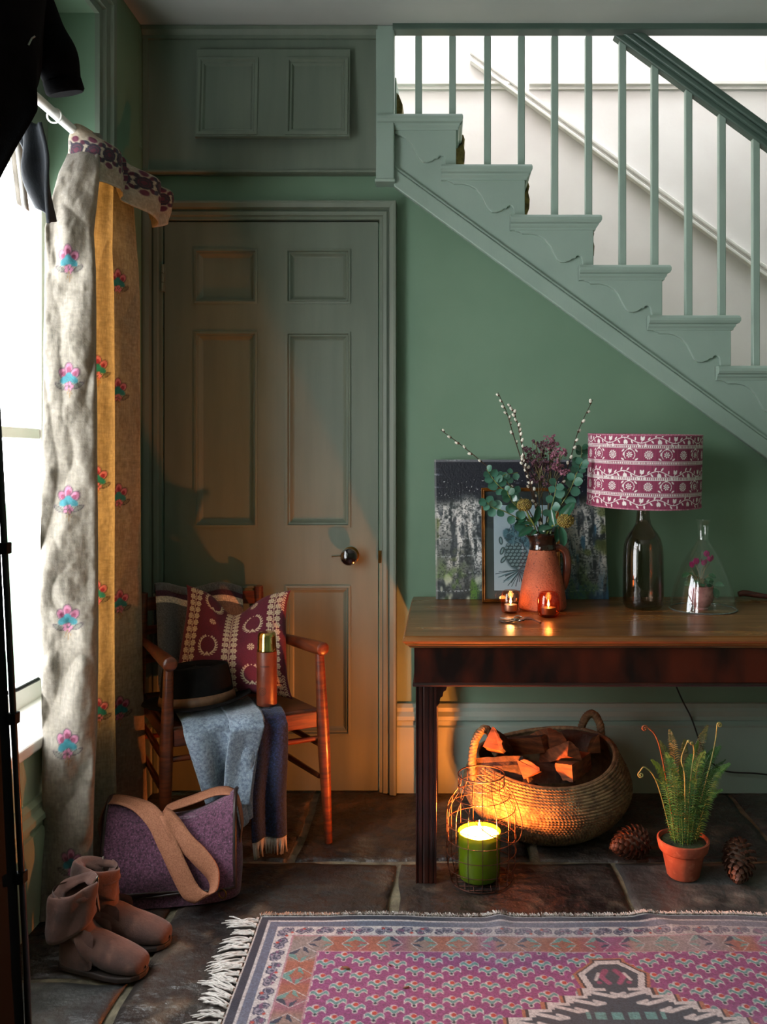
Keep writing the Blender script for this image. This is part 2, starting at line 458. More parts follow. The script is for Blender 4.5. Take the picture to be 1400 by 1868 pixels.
wl = MB()
WY0, WY1, WZ0, WZ1 = .90, 2.645, .47, 2.576
wl.box(XL-.28, XL, YN, 3.2, -.02, WZ0); wl.box(XL-.28, XL, YN, 3.2, WZ1, ZC)
NY0, NY1, NZ0, NZ1 = -.42, .66, 1.38, 2.48
wl.box(XL-.28, XL, YN, NY0, WZ0, WZ1); wl.box(XL-.28, XL, NY1, WY0, WZ0, WZ1); wl.box(XL-.28, XL, NY0, NY1, WZ0, NZ0); wl.box(XL-.28, XL, NY0, NY1, NZ1, WZ1); wl.box(XL-.28, XL, WY1, 3.2, WZ0, WZ1)
tag(wl.build('wall_left', M_WALL), 'green wall with the tall window', None, None, 'structure')
tag(MB().box(XR, XR+.15, YN, 4.2, -.02, 4.8).build('wall_right', M_WALL), 'green wall to the right of the hall', None, None, 'structure')
tag(MB().box(XL-.28, XR+.15, YN-.15, YN, -.02, ZC).build('wall_front', M_WALL), 'green wall behind the viewer', None, None, 'structure')

# stairwell shell: white walls, top light
ws = MB(); ws.box(XL, XR, 4.0, 4.12, .2, 4.62)
tag(ws.build('wall_stairwell', M_WHITE), 'white plastered wall along the stairs', None, None, 'structure')
ws = MB(); ws.box(XL-.12, XL, 3.02, 4.12, 2.3, 4.62)
tag(ws.build('wall_landing', M_WHITE), 'white end wall of the landing', None, None, 'structure')
ws = MB(); ws.box(XL, XR, 3.02, 3.14, ZC+.25, 4.62)
tag(ws.build('wall_upstairs', M_WHITE), 'white wall above the hall ceiling', None, None, 'structure')
ws = MB(); ws.box(1.8, XR, 3.02, 4.12, 4.62, 4.74); ws.box(XL, -1.02, 3.02, 4.12, 4.62, 4.74)
tag(ws.build('ceiling_stairwell', M_WHITE), 'white stairwell ceiling with a roof light', None, None, 'structure')
# dado and wall rail in the stairwell
q = lambda px, py, Y=3.985: (X(px, Y), Z(py, Y))
dd = MB()
def rail_h(x0, x1, y, prof):
    a, z = q(x0, y); b, _ = q(x1, y)
    dd.prism([(4.0-p, z+h) for (p, h) in prof], 'x', a, b)
rail_h(640, 930, 153, [(-.0,-.022),(.012,-.022),(.012,-.008),(.026,-.004),(.026,.010),(.008,.014),(-.0,.014)])
rail_h(966, 2300, 153, [(-.0,-.022),(.012,-.022),(.012,-.008),(.026,-.004),(.026,.010),(.008,.014),(-.0,.014)])
tag(dd.build('trim_2', M_WHITEP), 'white dado rail high on the stairwell wall', None, None, 'structure')
dd = MB()
for (o0, o1, dep) in ((0, 7, .030), (7, 15, .018), (15, 22, .034)):
    a = q(858, 92+o0); b = q(1880, 92+o0+1022*.729); c = q(1880, 92+o1+1022*.729); d = q(858, 92+o1)
    dd.prism([a, b, c, d], 'y', 4.0-dep, 4.0)
tag(dd.build('trim_3', M_WHITEP, bevel=.003), 'white sloping moulded rail on the stairwell wall', None, None, 'structure')

# door surround
AR = [(0,YB+.02),(0,3.066),(.010,3.066),(.014,3.058),(.026,3.056),(.034,3.062),(.038,3.044),(.052,3.038),(.060,3.038),(.062,3.046),(.062,YB)]
a_ = u_frame(MB(), DX0, DX1, DZ1, AR, lambda x, z, y: (x, y, z))
tag(a_.build('trim_4', M_DOOR), 'moulded grey green door surround', None, None, 'structure')
# windows in the left wall: surround, frame, transom board, sill, bars and panes
M_PANE = thin_glass('window_glass', (1,1,1,1), .01, .6)
ZG = 2.075
def window(name, tname, y0, y1, label, tlabel, WZ0=WZ0, WZ1=WZ1, ZG=ZG):
    a_ = MB(); pr = [(-.003,XL-.003),(-.003,XL+.012),(.02,XL+.012),(.026,XL+.022),(.05,XL+.024),(.056,XL+.034),(.08,XL+.034),(.084,XL)]
    v = []; f = []
    for (t, x) in pr: v += [(x, y0-t, WZ0), (x, y0-t, WZ1+t), (x, y1+t, WZ1+t), (x, y1+t, WZ0)]
    for i in range(len(pr)-1):
        for k in range(3): f.append((i*4+k, i*4+k+1, i*4+5+k, i*4+4+k))
    a_.add(v, f); tag(a_.build(tname, M_DOOR), tlabel, None, None, 'structure')
    win = thing(name, (XL-.2, (y0+y1)/2, WZ0), label, None, None, 'structure')
    fx0, fx1 = XL-.20, XL-.15; m = MB(); rr = .040
    m.box(fx0,fx1,y0,y0+rr,WZ0,ZG); m.box(fx0,fx1,y1-rr,y1,WZ0,ZG); m.box(fx0,fx1,y0+rr,y1-rr,WZ0,WZ0+.06); m.box(fx0,fx1,y0+rr,y1-rr,ZG-.04,ZG)
    m.build('window_frame', M_WHITEP, win, bevel=.004)
    
    if ZG < WZ1-.05: MB().box(fx0-.03,fx1,y0,y1,ZG,WZ1).build('transom_board', M_DOOR, win)
    zm = (WZ0+ZG)/2
    MB().box(fx0+.005,fx1-.005,y0+rr,y1-rr,zm-.016,zm+.016).build('meeting_rail', M_WHITEP, win, bevel=.003)
    ys = np.linspace(y0+rr, y1-rr, 3)
    for y in ys[1:-1]: MB().box(fx0+.012,fx1-.012,y-.010,y+.010,WZ0+.06,ZG-.04).build('glazing_bar', M_WHITEP, win)
    for i in range(2):
        for (z0, z1) in ((WZ0+.06, zm-.016), (zm+.016, ZG-.04)):
            MB().box(fx0+.022,fx0+.026,ys[i]+.010,ys[i+1]-.010,z0,z1).build('pane', M_PANE, win)
    MB().box(XL-.20, XL+.030, y0-.06, y1+.06, WZ0-.028, WZ0+.004).build('window_sill', M_WHITEP, win, bevel=.008, seg=3)
    return win
win = window('window_1', 'trim_5', WY0, WY1, 'tall white-painted sash window behind the curtain flooding the hall with daylight', 'moulded green window surround beside the curtain')
window('window_2', 'trim_6', NY0, NY1, 'second, higher sash window nearer the viewer', 'moulded green surround of the nearer window', NZ0, NZ1, NZ1)
m = MB(); m.tube([(XL-.145,2.36,WZ0+.075),(XL-.12,2.40,WZ0+.08),(XL-.12,2.52,WZ0+.078)], .006, 8); m.build('window_stay', mat('black_iron', C8(18,18,18), rough=.4, metal=.8), win, smooth=True)
tag(MB().box(XL-.001, XL+.008, WY0-.02, WY1+.02, .30, WZ0-.028).build('wall_window_panel', mat('lit_look_panel_green', C8(196,202,172), C8(186,194,162), rough=.5, scale=4)), 'panel under the window sill, its green lightened to look lit', None, None, 'structure')  # lighter green stands in for light falling on this panel

# skirting boards
bb = [(YB,0),(3.058,0),(3.058,.235),(3.066,.240),(3.066,.256),(3.052,.262),(3.052,.276),(3.064,.290),(3.064,.304),(3.074,.316),(YB,.316)]
b_ = MB().prism(bb, 'x', DX1+.063, XR); b_.prism(bb, 'x', XL, DX0-.063)
tag(b_.build('baseboard_back', M_WOOD), 'tall moulded skirting board under the stairs', None, None, 'structure')
bl = [(XL+(YB-y), z) for (y, z) in bb]
v = []; f = []; n = len(bl)
b_ = MB().add([(x, YN, z) for x, z in bl]+[(x, YB, z) for x, z in bl], [tuple(range(n)), tuple(range(2*n-1, n-1, -1))]+[(i, i+n, (i+1) % n+n, (i+1) % n) for i in range(n)])
tag(b_.build('baseboard_left', mat('lit_look_skirting_green', C8(178,186,158), C8(166,176,148), rough=.45, scale=4)), 'tall moulded skirting board under the window', None, None, 'structure')  # lighter than the back skirting, brightness put into the colour like the panel

# six-panel door
door = thing('door_1', ((DX0+DX1)/2, YB, 0), 'closed six-panel grey green door', None, None, 'structure')
wx = lambda px: (px-VX)/507
wz = lambda py: H+(VY-py)/507
L0, L1, LT, LB = wx(300), wx(690), wz(405), .002
pc = [(wx(356), wx(468)), (wx(523), wx(638))]; prw = [(wz(552), wz(456)), (wz(960), wz(607)), (wz(1340), wz(1070))]
yf, ybk = 3.078, 3.118
m = MB()
m.box(L0,pc[0][0],yf,ybk,LB,LT); m.box(pc[0][1],pc[1][0],yf,ybk,LB,LT); m.box(pc[1][1],L1,yf,ybk,LB,LT)
zz = [LB, prw[2][0], prw[2][1], prw[1][0], prw[1][1], prw[0][0], prw[0][1], LT]
for i in (0, 2, 4, 6):
    for (a, b) in pc: m.box(a, b, yf, ybk, zz[i], zz[i+1])
m.build('door_leaf', M_DOOR, door)
for (a, b) in pc:
    for (z0, z1) in prw:
        p_ = MB().box(a-.002, b+.002, yf+.016, yf+.026, z0-.002, z1+.002).build('panel', M_DOOR, door)
        rect_ring(MB(), a, b, z0, z1, [(-.004,yf),(-.004,yf-.004),(.004,yf-.005),(.007,yf+.004),(.012,yf+.004),(.020,yf+.013),(.026,yf+.0165)]).build('panel_moulding', M_DOOR, p_)
M_BRASS = mat('aged_brass', C8(120,92,40), C8(80,58,24), rough=.35, metal=1, scale=30)
M_EBONY = mat('black_ebony', C8(14,10,10), C8(22,14,12), rough=.12, scale=20, coat=.6)
kc = Vector((wx(640), yf, wz(1013)))
RY = Matrix.Translation(kc) @ rotm('X', 90)
kn = MB().lathe([(.012,0),(.012,.030),(.018,.034),(.028,.044),(.031,.056),(.027,.068),(.015,.074),(0,.075)], 28, M=RY).build('door_knob', M_EBONY, door, smooth=True)
MB().lathe([(.031,0),(.031,.004),(.024,.008),(.017,.009),(.013,.013)], 28, M=RY).build('rose_plate', M_BRASS, kn, smooth=True)
m = MB(); m.tube([(wx(625),yf-.002,wz(1014)),(wx(606),yf-.002,wz(1015))], .0016, 6); m.build('keyhole_pin', M_BRASS, door)
MB().box(wx(691), wx(696), yf-.016, yf+.01, wz(1026), wz(1004)).build('strike_plate', M_BRASS, door)
for (p0, p1) in ((483, 533), (1290, 1340)):
    m = MB(); cx = wx(298); z0, z1 = wz(p1), wz(p0)
    for i in range(3): m.lathe([(.0055,z0+(z1-z0)*(i/3)+.001),(.006,z0+(z1-z0)*((i+.5)/3)),(.0055,z0+(z1-z0)*((i+1)/3)-.001)], 12, (cx, yf-.012, 0))
    m.box(cx, cx+.008, yf-.010, yf-.001, z0, z1)
    m.build('hinge', M_DOOR, door, smooth=True)

# overhead cupboard (bulkhead) with its drop-down hatch
cb = thing('overhead_cupboard', (wx(477), 3.05, sz(315)), 'dark green boxed-in cupboard with a panelled hatch above the door', 'cupboard')
bx0, bx1, bz0 = XL+.002, sx(690), sz(315)
m = MB(); m.box(bx0, bx1, 3.055, YB-.001, bz0, ZC-.001)
m.build('cupboard_front', M_DOOR, cb)
m = MB(); m.box(bx0, bx1, 3.043, 3.0555, bz0+.000, bz0+.010); m.build('bottom_lip', M_DOOR, cb, bevel=.003)
m = MB(); m.prism([(3.055,ZC-.042),(3.044,ZC-.042),(3.044,ZC-.030),(3.030,ZC-.016),(3.030,ZC-.002),(3.055,ZC-.002)], 'x', bx0, bx1); m.build('cornice', M_DOOR, cb)
m = MB(); m.box(bx0, bx0+.018, 3.046, 3.0555, bz0+.01, ZC-.042); m.build('corner_bead', M_DOOR, cb)
h0, h1, ht, hb = sx(362), sx(640), sz(95), sz(259)
HM = Matrix.Translation((0, 3.051, ht)) @ rotm('X', -5.0) @ Matrix.Translation((0, -3.051, -ht))
pcs = [(h0+.008, sx(473)), (sx(526), h1-.008)]; pz = (hb+.008, sz(112))
m = MB(); m.box(h0, pcs[0][0], 3.032, 3.05, hb, ht); m.box(pcs[0][1], pcs[1][0], 3.032, 3.05, hb, ht); m.box(pcs[1][1], h1, 3.032, 3.05, hb, ht)
for (a, b) in pcs: m.box(a, b, 3.032, 3.05, hb, pz[0]); m.box(a, b, 3.032, 3.05, pz[1], ht)
m.v = [tuple(HM @ Vector(p)) for p in m.v]
hd = m.build('hatch_door', M_DOOR, cb)
for (a, b) in pcs:
    m = MB().box(a-.001, b+.001, 3.043, 3.048, pz[0]-.001, pz[1]+.001); m.v = [tuple(HM @ Vector(p)) for p in m.v]; m.build('panel', M_DOOR, hd)
    m = rect_ring(MB(), a, b, pz[0], pz[1], [(-.002,3.032),(-.002,3.027),(.008,3.026),(.012,3.034),(.018,3.034),(.024,3.0435)]); m.v = [tuple(HM @ Vector(p)) for p in m.v]; m.build('panel_moulding', M_DOOR, hd)

# ------------------------------------------------------------------ staircase
st = thing('staircase', (.9, 3.5, 0), 'grey green open-string staircase with scrolled brackets and stick balusters', 'staircase')
NS = 9
def tz(k): return sz(212+91.2*k)
m = MB(); pts = [(sx(719), sz(337)), (sx(xr_px), sz(below(xr_px)))]
top = []
for k in range(NS, -1, -1):
    xr_ = min(sx(832+125.5*k), XR-.005); top += [(xr_, tz(k)-.045), (max(sx(832+125.5*(k-1)), sx(719)), tz(k)-.045)]
pts += [p for p in top if p[0] <= XR]
m.prism(pts, 'y', 3.064, 3.10); m.build('string_board', M_WOOD, st)
m = MB()
def strip(o0, o1, y): m.prism([(sx(719), sz(337-o0)), (sx(xr_px), sz(below(xr_px)-o0)), (sx(xr_px), sz(below(xr_px)-o1)), (sx(719), sz(337-o1))], 'y', y, 3.07)
strip(-3, 31, 3.048); strip(31, 38, 3.054)
m.build('string_moulding', M_WOOD, st, bevel=.004)
BR = [(958,325),(958,394),(939,394),(937,380),(935,376),(931,374.5),(927,376),(925,380),(920,380),(915,384),(906,387),(898,386.5),(891,381),(885,370),(878,356),(869,345),(857,338),(844,335),(828,335),(823,331.5),(816,330),(812,325)]
brm = None
for k in range(NS+1):
    ox, oy = 125.5*(k-1), 91.2*(k-1)
    if sx(845+125.5*k) > XR: break
    if k == 0:
        pts = [(sx(max(p[0]+ox, 721)), sz(p[1]+oy)) for p in BR]
    else: pts = [(sx(p[0]+ox), sz(p[1]+oy)) for p in BR]
    m = MB().prism(pts, 'y', 3.050, 3.066); m.build('bracket', M_WOOD, st, bevel=.0025)
    # tread with rounded nosing at the open end and at the front
    a = sx(690 if k == 0 else 680+125.5*k); b = sx(845+125.5*k); zt = tz(k)
    m = MB()
    prof = [(3.10,zt),(3.030,zt),(3.021,zt-.003),(3.016,zt-.011),(3.016,zt-.020),(3.022,zt-.028),(3.034,zt-.031),(3.036,zt-.037),(3.044,zt-.044),(3.046,zt-.050),(3.10,zt-.050)]
    # mitre the right end by lofting two outlines
    n = len(prof); v = [(a, y, z) for (y, z) in prof]; v += [(b-max(0, (y-3.016))*.6 if y < 3.05 else b-.020, y, z) for (y, z) in prof]
    m.add(v, [tuple(range(n)), tuple(range(2*n-1, n-1, -1))]+[(i, i+n, (i+1) % n+n, (i+1) % n) for i in range(n)])
    fr = [(a,zt),(b-.008,zt),(b-.001,zt-.006),(b,zt-.014),(b-.003,zt-.024),(b-.012,zt-.030),(b-.016,zt-.046),(a,zt-.046)]
    m.prism(fr, 'y', 3.06, 3.995)
    m.build('tread', M_WOOD, st, smooth=True, angle=25)
    xr_ = sx(832+125.5*k)
    m = MB().box(xr_-.018, xr_, 3.068, 3.995, tz(k+1), zt-.03); m.build('riser', M_WOOD, st)
    m = MB()
    cp = [(b-.30,zt+.010),(b-.01,zt+.011),(b+.006,zt+.004),(b+.011,zt-.012),(b+.006,zt-.034),(b+.012,zt-.060),(b+.010,zt-.095),(xr_+.012,zt-.140),(xr_+.008,zt-.178),(xr_+.001,zt-.178),(xr_+.001,zt-.05),(b+.001,zt-.028),(b+.002,zt-.010),(b-.008,zt+.001),(b-.30,zt+.001)]
    m.prism(cp, 'y', 3.24, 3.86); m.build('carpet_runner', mat('ochre_stair_carpet', C8(132,112,60), C8(84,70,36), rough=.95, scale=60, bump=.6, bscale=250), st, smooth=True)
# upper steps turning away behind the newel
m = MB().box(sx(722)-.02, sx(722), 3.10, 3.99, tz(0)-.02, tz(0)+.16); m.build('riser', M_WOOD, st)
m = MB().prism([(sx(722),tz(0)),(sx(722)+.016,tz(0)+.004),(sx(722)+.022,tz(0)+.07),(sx(722)+.008,tz(0)+.105),(sx(722),tz(0)+.115)], 'y', 3.12, 3.86); m.build('carpet_runner', MATS['ochre_stair_carpet'], st)
tag(MB().box(XL, sx(722), 3.215, 3.995, tz(0)+.13, tz(0)+.17).build('floor_landing', M_WOOD), 'painted boards of the upper landing', None, None, 'structure')
# newel
m = MB().box(sx(687), sx(720), 3.030, 3.095, sz(330), ZC-.002); m.build('newel_post', M_WOOD, st, bevel=.004)
m = MB().box(sx(685), sx(722), 3.026, 3.098, sz(335), sz(329)); m.build('newel_foot', M_WOOD, st, bevel=.003)
# handrail
def ru(px): return 66+(px-1172)*.733
def rl(px): return 66+(px-1119)*.730
m = MB(); e = xr_px
def band(u0, u1, y0, y1, s=1119):
    """between fractions of the rail's height, clipped flat at the ceiling board"""
    f0 = lambda px: rl(px)+(ru(px)-rl(px))*u0
    f1 = lambda px: rl(px)+(ru(px)-rl(px))*u1
    p0 = 1119+53*u0; p1 = 1119+53*u1
    m.prism([(sx(p0), sz(66)), (sx(p1), sz(66)), (sx(e), sz(f1(e))), (sx(e), sz(f0(e)))], 'y', y0, y1)
band(0, .35, 3.040, 3.082); band(.30, .62, 3.028, 3.094); band(.60, 1.0, 3.020, 3.102)
m.build('handrail', M_RAIL, st, bevel=.006, seg=3)
for i, px in enumerate([764, 826, 890, 952, 1013, 1075, 1137, 1196, 1258, 1319, 1381, 1443, 1506, 1569, 1631, 1694, 1756, 1820, 1882]):
    k = i//2
    zt = sz(66)+.002 if px < 1125 else sz(rl(px))+.012
    xx = sx(px)
    MB().box(xx-.0122, xx+.0122, 3.050, 3.0745, tz(k)-.002, zt).build('baluster', M_WOOD, st, bevel=.002, seg=1)
# ------------------------------------------------------------------ console table
TZ = .705; TY0, TY1 = 2.375, 3.045; TX0, TX1 = -.112, 1.52
M_TOP = mat('worn_mahogany_top', C8(136,86,38), C8(74,42,18), rough=.3, scale=3, stretch=(1,7,4), detail=8, lo=.3, hi=.7, bump=.15, bscale=30, bstretch=(3,30,10), coat=.3, c3=C8(140,100,52), fac3=.4, scale3=5, rvar=.12)
M_APR = mat('flame_mahogany_veneer', C8(74,24,10), C8(18,6,5), rough=.28, scale=5, stretch=(2,3,.9), detail=6, lo=.38, hi=.66, bump=.05, coat=.4)
tb = thing('console_table', ((TX0+TX1)/2, 2.71, 0), 'long dark mahogany console table against the green wall', 'table')
m = MB()
prof = [(0,0),(.0,-.004),(-.004,-.008),(-.006,-.013),(-.004,-.018),(.002,-.022),(.002,-.026),(.010,-.030),(.014,-.036)]
v = []; f = []
for (t, z) in prof: v += [(TX0+t, TY0+t, TZ+z), (TX1-t, TY0+t, TZ+z), (TX1-t, TY1, TZ+z), (TX0+t, TY1, TZ+z)]
for i in range(len(prof)-1):
    for k in range(4): f.append((i*4+k, i*4+(k+1) % 4, i*4+4+(k+1) % 4, i*4+4+k))
f += [(0,1,2,3), tuple(reversed([len(v)-4+k for k in range(4)]))]
m.add(v, f); m.build('table_top', M_TOP, tb)
ax0, ax1, ay0 = TX0+.026, TX1-.026, TY0+.026
az0, az1 = Z(1246, ay0), TZ-.036
MB().box(ax0, ax1, ay0, ay0+.02, az0, az1).build('apron', M_APR, tb)
MB().box(ax0, ax0+.02, ay0+.02, TY1-.01, az0, az1).build('apron', M_APR, tb)
MB().box(ax1-.02, ax1, ay0+.02, TY1-.01, az0, az1).build('apron', M_APR, tb)
MB().box(ax0+.02, ax1-.02, TY1-.03, TY1-.01, az0, az1).build('apron', M_APR, tb)
m = MB(); m.tube([(ax0-.002, TY1-.01, az0-.004), (ax0-.002, ay0-.002, az0-.004), (ax1+.002, ay0-.002, az0-.004), (ax1+.002, TY1-.01, az0-.004)], .006, 8)
m.build('apron_bead', M_MAHOG, tb, smooth=True)
def leg(x0, y0, sgnx, sgny):
    w = .058
    # fluted square section
    pts = []
    def side(p, q, n):
        pr = [(0,0),(.06,0),(.10,.10),(.16,.10),(.18,.02),(.30,.0),(.34,.09),(.42,.02),(.58,.02),(.66,.09),(.70,.0),(.82,.02),(.84,.10),(.90,.10),(.94,0)]
        for (t, d) in pr: pts.append((p[0]+(q[0]-p[0])*t+n[0]*d*w*.6, p[1]+(q[1]-p[1])*t+n[1]*d*w*.6))
    c = [(x0,y0),(x0+w,y0),(x0+w,y0+w),(x0,y0+w)]; nn = [(0,1),(-1,0),(0,-1),(1,0)]
    for i in range(4): side(c[i], c[(i+1) % 4], nn[i])
    lg = MB().prism(pts, 'z', 0.0, az0).build('leg', M_MAHOG, tb)
    return lg
lw = .058
for (x0, s1) in ((ax0+.004, 1), (ax1-.004-lw, -1)):
    for (y0, s2) in ((ay0+.004, 1), (TY1-.016-lw, -1)):
        leg(x0, y0, s1, s2)
        # pierced corner bracket
        ex = x0+lw if s1 > 0 else x0
        pr = [(0,0),(.042,0),(.040,-.008),(.030,-.014),(.027,-.024),(.020,-.028),(.018,-.040),(.011,-.046),(.009,-.060),(.003,-.068),(0,-.070)]
        MB().prism([(ex+s1*p, az0+z-.001) for p, z in pr], 'y', y0+.012, y0+.022).build('corner_bracket', M_MAHOG, tb)

# ------------------------------------------------------------------ wooden armchair
M_CHAIR = mat('orange_brown_teak', C8(112,50,20), C8(66,27,12), rough=.38, scale=7, stretch=(2,2,14), detail=6, bump=.12, bscale=60, bstretch=(2,2,30), coat=.15)
FL, FR, BRp, BLp = Vector((-.800,2.475,0)), Vector((-.392,2.672,0)), Vector((-.655,3.005,0)), Vector((-1.005,2.845,0))
ctr = (FL+FR+BRp+BLp)/4
ch = thing('armchair', (ctr.x, ctr.y, 0), 'ladder-back wooden armchair beside the curtain, piled with textiles', 'chair')
SZ = .418
def post(p, ztop, splay, r0, r1, r2, name='leg'):
    out = (p-ctr); out.z = 0; out.normalize()
    pts = []; rs = []
    for i in range(9):
        t = i/8; z = .001+t*(ztop-.001)
        off = out*splay*(1-t)
        pts.append(Vector((p.x, p.y, z))+off)
        rs.append(r0+(r1-r0)*min(1, t/.55) if t < .55 else r1+(r2-r1)*(t-.55)/.45)
    return MB().tube(pts, rs, 14).build(name, M_CHAIR, ch, smooth=True)
post(FL, .598, .025, .013, .020, .0135); post(FR, .598, .030, .012, .020, .0135)
post(BRp, .750, .035, .013, .019, .016); post(BLp, .750, .03, .013, .019, .016)
def rod(a, b, r, name, n=12, bulge=.25):
    pts = [a.lerp(b, i/8) for i in range(9)]; rs = [r*(1-bulge*abs(i/8-.5)*2) for i in range(9)]
    return MB().tube(pts, rs, n).build(name, M_CHAIR, ch, smooth=True)
def z_(p, z): return Vector((p.x, p.y, z))
# arms: turned rods with round ends that overshoot the front legs
for (f_, b_) in ((FL, BLp), (FR, BRp)):
    d = (f_-b_).normalized(); a = z_(b_, .592); e = z_(f_, .606)+d*.022
    pts = [a.lerp(e, i/14) for i in range(15)]; rs = [.012+.009*sst(0, 1, i/14) for i in range(15)]
    pts += [e+d*.004, e+d*.006]; rs += [.017, .010]
    MB().tube(pts, [float(x) for x in rs], 16).build('armrest', M_CHAIR, ch, smooth=True)
# seat frame and woven board seat
def off(p, d): o = (p-ctr).normalized(); return p+o*d
c4 = [off(FL,.0), off(FR,.0), off(BRp,.0), off(BLp,.0)]
MB().prism([(p.x, p.y) for p in c4], 'z', SZ-.030, SZ).build('seat', mat('dark_teak_seat', C8(92,44,20), C8(62,28,14), rough=.4, scale=7, stretch=(2,12,2), bump=.1, bscale=60), ch, bevel=.008, seg=3)
def rail(a, b, z0, z1, th, name):
    d = (b-a).normalized(); n_ = Vector((d.y, -d.x, 0))
    a = a+d*.012; b = b-d*.012
    pts = [a+n_*th, b+n_*th, b-n_*th, a-n_*th]
    MB().prism([(p.x, p.y) for p in pts], 'z', z0, z1).build(name, M_CHAIR, ch, bevel=.003)
rail(FL, FR, SZ-.055, SZ-.006, .0125, 'front_rail'); rail(FR, BRp, SZ-.050, SZ-.008, .010, 'side_rail')
rail(FL, BLp, SZ-.050, SZ-.008, .010, 'side_rail'); rail(BLp, BRp, SZ-.050, SZ-.008, .010, 'rear_rail')
rod(z_(FL,.325), z_(FR,.325), .0105, 'stretcher'); rod(z_(FR,.305), z_(BRp,.315), .010, 'stretcher'); rod(z_(FL,.305), z_(BLp,.315), .010, 'stretcher')
rod(z_(FR,.205), z_(BRp,.215), .010, 'stretcher'); rod(z_(FL,.205), z_(BLp,.215), .010, 'stretcher'); rod(z_(BLp,.27), z_(BRp,.27), .010, 'stretcher')
for (zc, hh) in ((.712, .022), (.625, .014), (.53, .014)):
    bd = (BRp-BLp).normalized(); nb = Vector((bd.y, -bd.x, 0))
    pts = []; 
    m = MB(); N_ = 10; v = []; f = []
    for i in range(N_+1):
        t = i/N_; c = BLp.lerp(BRp, t)-nb*.028*math.sin(math.pi*t)
        for (s_, z) in ((-.006,-hh),(.006,-hh),(.006,hh),(-.006,hh)): v.append(Vector((c.x, c.y, zc+z))+nb*s_)
    for i in range(N_):
        for k in range(4): f.append((i*4+k, i*4+(k+1) % 4, i*4+4+(k+1) % 4, i*4+4+k))
    f += [(0,1,2,3), tuple(N_*4+k for k in (3,2,1,0))]
    m.add(v, f).build('back_slat', M_CHAIR, ch, smooth=True)

# ------------------------------------------------------------------ rug
M_RUG = mat('faded_woven_rug', (1,1,1,1), (.78,.78,.78,1), attr=True, rough=.95, scale=300, detail=2, bump=.5, bscale=500, bdist=.002, sheen=.1)
RX0, RX1, RY1, RY0 = -.478, 1.38, 2.222, 1.06
rug = thing('patterned_rug', ((RX0+RX1)/2, (RY0+RY1)/2, 0), 'faded pink and blue patterned rug with white fringe on the flagstones', 'rug')
st_ = .0024
nx, ny = int((RX1-RX0)/st_), int((RY1-RY0)/st_)
xs = np.linspace(0, RX1-RX0, nx); ysr = np.linspace(0, RY1-RY0, ny)      # distance from the left end and from the far edge
U, V = np.meshgrid(xs, ysr)
W_, D_ = RX1-RX0, RY1-RY0
dl, dr, df, dn = U, W_-U, V, D_-V
d = np.minimum(np.minimum(dl, dr)*.95, np.minimum(df, dn))
hor = (np.minimum(df, dn) < np.minimum(dl, dr)*.95)
along = np.where(hor, U, V)
img = np.zeros((ny, nx, 3)); img[...] = rgb(146,64,124)
navy, white, slate, red, teal, coral, magenta = rgb(40,48,66), rgb(214,208,208), rgb(104,112,134), rgb(196,66,52), rgb(104,158,156), rgb(172,104,84), rgb(156,74,124)
fade = fbm(U*3.2, V*3.2, 5, 4)
put(img, fbm(U*6, V*6, 9, 3)*.35, rgb(176,120,154))
# field motifs: staggered sprigs
def field_motifs():
    cw, rh = .0425, .058
    ci = np.floor(U/cw)
    for dc in (-1, 0, 1):
        c = ci+dc; uu = (U-(c+.5)*cw)
        vv0 = V-np.where(np.mod(c, 2) == 0, 0, rh/2)-.006*np.sin(c*1.7)
        r = np.floor(vv0/rh); vv = vv0-(r+.5)*rh
        a = uu/.0215; b = vv/.0230          # b grows towards the viewer
        wave = .24*np.cos(a*math.pi*1.55)
        band = 1-sst(.17, .24, np.abs(b-wave)); ends = 1-sst(.86, 1.0, np.abs(a))
        wband = 1-sst(.30, .38, np.abs(b-wave-.03)); wends = 1-sst(1.0, 1.12, np.abs(a))
        put(img, wband*wends, white)
        put(img, disk(a, b, -.08, -.42, .40, .1), white)
        put(img, disk(a, b, .0, .66, .28, .1), white)
        put(img, band*ends, teal)
        put(img, disk(a, b, .02, -.42, .27, .1), red)
        put(img, disk(a, b, .0, .62, .17, .1), navy)
field_motifs()
